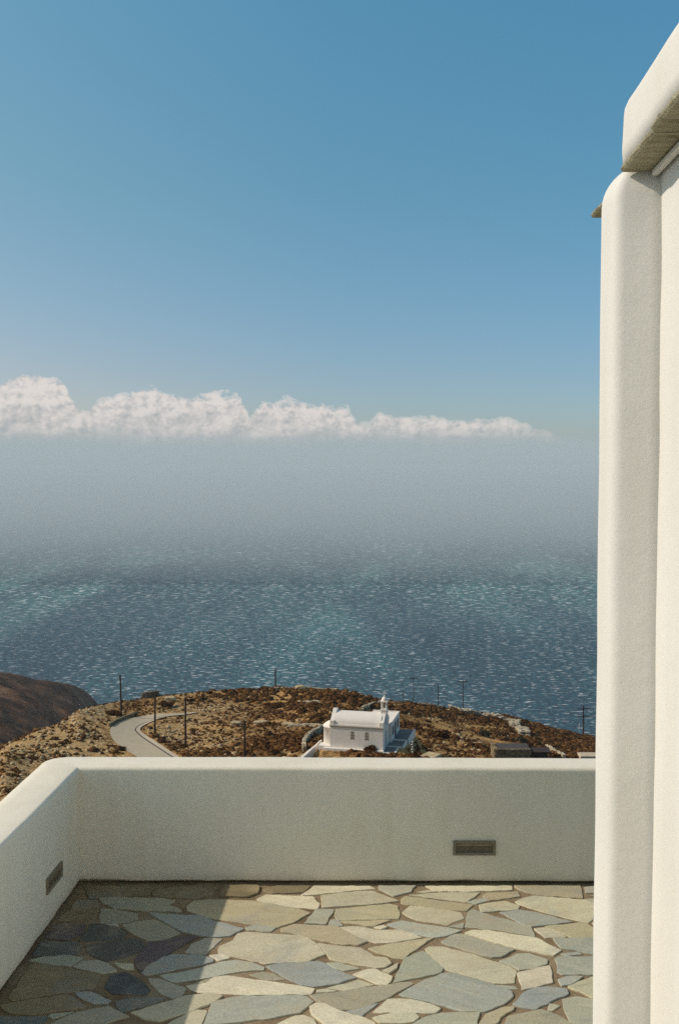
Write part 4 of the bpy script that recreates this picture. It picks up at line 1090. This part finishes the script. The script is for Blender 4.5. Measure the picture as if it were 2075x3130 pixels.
# ------------------------------------------------------------------ haze
def volbox(name, x0, x1, y0, y1, z0, z1, dens, colr, label, aniso=0.0):
    m, nt, b = newmat(name + '_volume'); nt.nodes.remove(b); pv = N(nt, 'ShaderNodeVolumePrincipled')
    pv.inputs['Color'].default_value = (*colr, 1); pv.inputs['Density'].default_value = dens; pv.inputs['Anisotropy'].default_value = aniso
    nt.links.new(pv.outputs[0], nt.nodes['Material Output'].inputs['Volume'])
    mb = MB(); mb.box(((x0 + x1) / 2, (y0 + y1) / 2, (z0 + z1) / 2), (x1 - x0, y1 - y0, z1 - z0)); o = mb.build(name, m); tag(o, label, 'haze', kind='stuff'); return o
volbox('haze', -9500, 9500, -2500, 14500, SEA_Z - 27, 6.0, .00008, (.86, .92, 1.0), 'pale sea haze in the air over the water')
volbox('fog_bank', -9400, 9400, 1720, 14400, SEA_Z - 26, 60.0, .00116, (.79, .855, .868), 'pale grey fog bank lying on the sea at the horizon')

# ------------------------------------------------------------------ world
SUN_EL, SUN_AZ = 37.0, -88.0      # azimuth measured from +Y towards +X
w = D.worlds.new('World'); scn.world = w; w.use_nodes = True; nt = w.node_tree
bg = nt.nodes['Background']
sky = N(nt, 'ShaderNodeTexSky', sky_type='NISHITA'); sky.sun_disc = False; sky.sun_elevation = R(SUN_EL); sky.sun_rotation = R(SUN_AZ)
sky.altitude = 200; sky.air_density = 1.0; sky.dust_density = .8; sky.ozone_density = 1.2
tc = N(nt, 'ShaderNodeTexCoord'); sep = N(nt, 'ShaderNodeSeparateXYZ'); nt.links.new(tc.outputs['Generated'], sep.inputs[0])
el = math_(nt, 'ARCSINE', sep.outputs[2]); eld = math_(nt, 'MULTIPLY', el, 57.2958)
az = math_(nt, 'MULTIPLY', math_(nt, 'ARCTAN2', sep.outputs[0], sep.outputs[1]), 57.2958)
gain = ramp(nt, math_(nt, 'DIVIDE', eld, 90), [(0, (.62, .67, .82)), (.06, (.60, .70, .79)), (.17, (.56, .88, .85)), (.28, (.57, 1.05, 1.01)), (.6, (1.10, 1.06, .80)), (1, (1.15, 1.10, .80))])
side = ramp(nt, math_(nt, 'DIVIDE', math_(nt, 'ADD', az, 25), 50), [(0, (.86, .675, .61)), (.5, (.67, .66, .66)), (1, (.60, .67, .70))])
skc = mix(nt, 1.0, mix(nt, 1.0, sky.outputs[0], gain, 'MULTIPLY'), side, 'MULTIPLY')
skc = mix(nt, 1.0, skc, (2.1, 2.1, 2.1), 'MULTIPLY')
# cloud bank above the horizon
fc = N(nt, 'ShaderNodeFloatCurve'); cm = fc.mapping; cu_ = cm.curves[0]
prof_ = [(0, 885), (60, 882), (130, 880), (165, 900), (190, 955), (230, 918), (290, 912), (340, 893), (430, 908), (500, 914), (555, 908), (568, 958), (600, 928), (650, 918), (720, 934), (780, 932), (820, 962), (850, 972), (880, 952), (950, 958), (1050, 964), (1130, 964), (1230, 980), (1290, 1002), (1400, 1026)]
pts = [(-60.0, 3.0), (-35.0, 4.4), (-24.0, 4.6)]
for x, y in prof_:
    X_, Y_ = x * 1.3234, y * 1.3234
    pts.append((math.degrees(math.atan((X_ - CX) / F)), math.degrees(math.atan((CY - Y_) / F)) - PITCH))
pts += [(14, 1.4), (30, 1.7), (60, 1.2)]
def nx_(a): return (a + 60) / 120
for i, (a, e) in enumerate(pts):
    if i < 2:
        cu_.points[i].location = (nx_(a), e / 6)
    else: cu_.points.new(nx_(a), e / 6)
cm.update()
nt.links.new(math_(nt, 'DIVIDE', math_(nt, 'ADD', az, 60), 120), fc.inputs['Value'])
top = math_(nt, 'MULTIPLY', fc.outputs[0], 6)
comb = N(nt, 'ShaderNodeCombineXYZ'); nt.links.new(az, comb.inputs[0]); nt.links.new(math_(nt, 'MULTIPLY', eld, 1.25), comb.inputs[1])
def cn(vec, s, d=7, r=.55, off=(0, 0, 0)):
    mp = N(nt, 'ShaderNodeMapping'); mp.inputs['Location'].default_value = off; nt.links.new(vec, mp.inputs[0]); return noise(nt, mp.outputs[0], s, d, r, .15)
def dens(off):
    n_ = cn(comb.outputs[0], .62, 8, .47, off)
    bil = math_(nt, 'ABSOLUTE', math_(nt, 'SUBTRACT', cn(comb.outputs[0], 1.7, 5, .5, (off[0] + 7, off[1] + 3, 0)), .5))
    e2 = math_(nt, 'ADD', eld, -off[1] / 1.25 if False else 0.0)
    return n_, bil
n0, b0_ = dens((0, 0, 0)); n1_, b1_ = dens((.34, -.34, 0))
edge = math_(nt, 'SUBTRACT', top, eld)
amp = math_(nt, 'MINIMUM', math_(nt, 'MAXIMUM', math_(nt, 'DIVIDE', math_(nt, 'SUBTRACT', top, 1.0), 3.2), .42), 1.0)
nz = math_(nt, 'SUBTRACT', math_(nt, 'MULTIPLY', math_(nt, 'SUBTRACT', n0, .5), 2.3), math_(nt, 'MULTIPLY', b0_, 1.3))
dd = math_(nt, 'ADD', edge, math_(nt, 'MULTIPLY', nz, amp))
alpha = ramp(nt, dd, [(.0, (0, 0, 0)), (.12, (.5, .5, .5)), (.40, (1, 1, 1))], 'EASE')
lit = math_(nt, 'ADD', math_(nt, 'MULTIPLY', math_(nt, 'SUBTRACT', n0, n1_), 1.6), .62)
lit = math_(nt, 'ADD', lit, math_(nt, 'MULTIPLY', math_(nt, 'SUBTRACT', b1_, b0_), 1.6))
depth = math_(nt, 'DIVIDE', math_(nt, 'SUBTRACT', eld, 1.1), math_(nt, 'MAXIMUM', math_(nt, 'SUBTRACT', top, 1.1), .3))
lit = math_(nt, 'MULTIPLY', lit, math_(nt, 'ADD', math_(nt, 'MULTIPLY', depth, .5), .68), clamp=True)
ccol = ramp(nt, lit, [(.1, (4.3, 4.6, 4.85)), (.4, (5.9, 5.8, 5.75)), (.8, (8.3, 7.7, 7.3))])
c = mix(nt, math_(nt, 'MULTIPLY', alpha, .93), skc, ccol)
# distant fog layer fading up from the horizon
fn = cn(comb.outputs[0], .22, 4, .5)
fogtop = math_(nt, 'ADD', eld, math_(nt, 'MULTIPLY', math_(nt, 'SUBTRACT', fn, .5), 1.2))
fa = ramp(nt, math_(nt, 'DIVIDE', fogtop, 5), [(.25, (1, 1, 1)), (.36, (.62, .62, .62)), (.46, (.18, .18, .18)), (.75, (0, 0, 0))])
fcol = ramp(nt, math_(nt, 'DIVIDE', eld, 4), [(.0, (3.75, 4.45, 4.7)), (.5, (4.15, 4.8, 5.0))])
c = mix(nt, fa, c, fcol)
nt.links.new(c, bg.inputs[0]); bg.inputs[1].default_value = .09

sl = D.lights.new('sun', 'SUN'); sl.energy = 3.3; sl.angle = R(.53); sl.color = (1.0, .885, .76)
so = D.objects.new('sun', sl); col.objects.link(so)
sd = Vector((math.sin(R(SUN_AZ)) * math.cos(R(SUN_EL)), math.cos(R(SUN_AZ)) * math.cos(R(SUN_EL)), math.sin(R(SUN_EL))))
so.rotation_euler = sd.to_track_quat('Z', 'Y').to_euler(); so.location = sd * 30 + Vector((0, 0, 10))

cam = D.cameras.new('camera'); co_ = D.objects.new('camera', cam); col.objects.link(co_); scn.camera = co_
cam.sensor_fit = 'VERTICAL'; cam.sensor_height = 36.0; cam.lens = 35.0; cam.clip_start = .05; cam.clip_end = 60000
co_.location = (0, 0, EYE); co_.rotation_euler = (R(90 - PITCH), 0, 0)
vs_ = scn.view_settings; vs_.view_transform = 'Standard'; vs_.look = 'None'; vs_.exposure = 0; vs_.gamma = 1
scn.cycles.max_bounces = 8; scn.cycles.volume_bounces = 1; scn.cycles.use_denoising = False
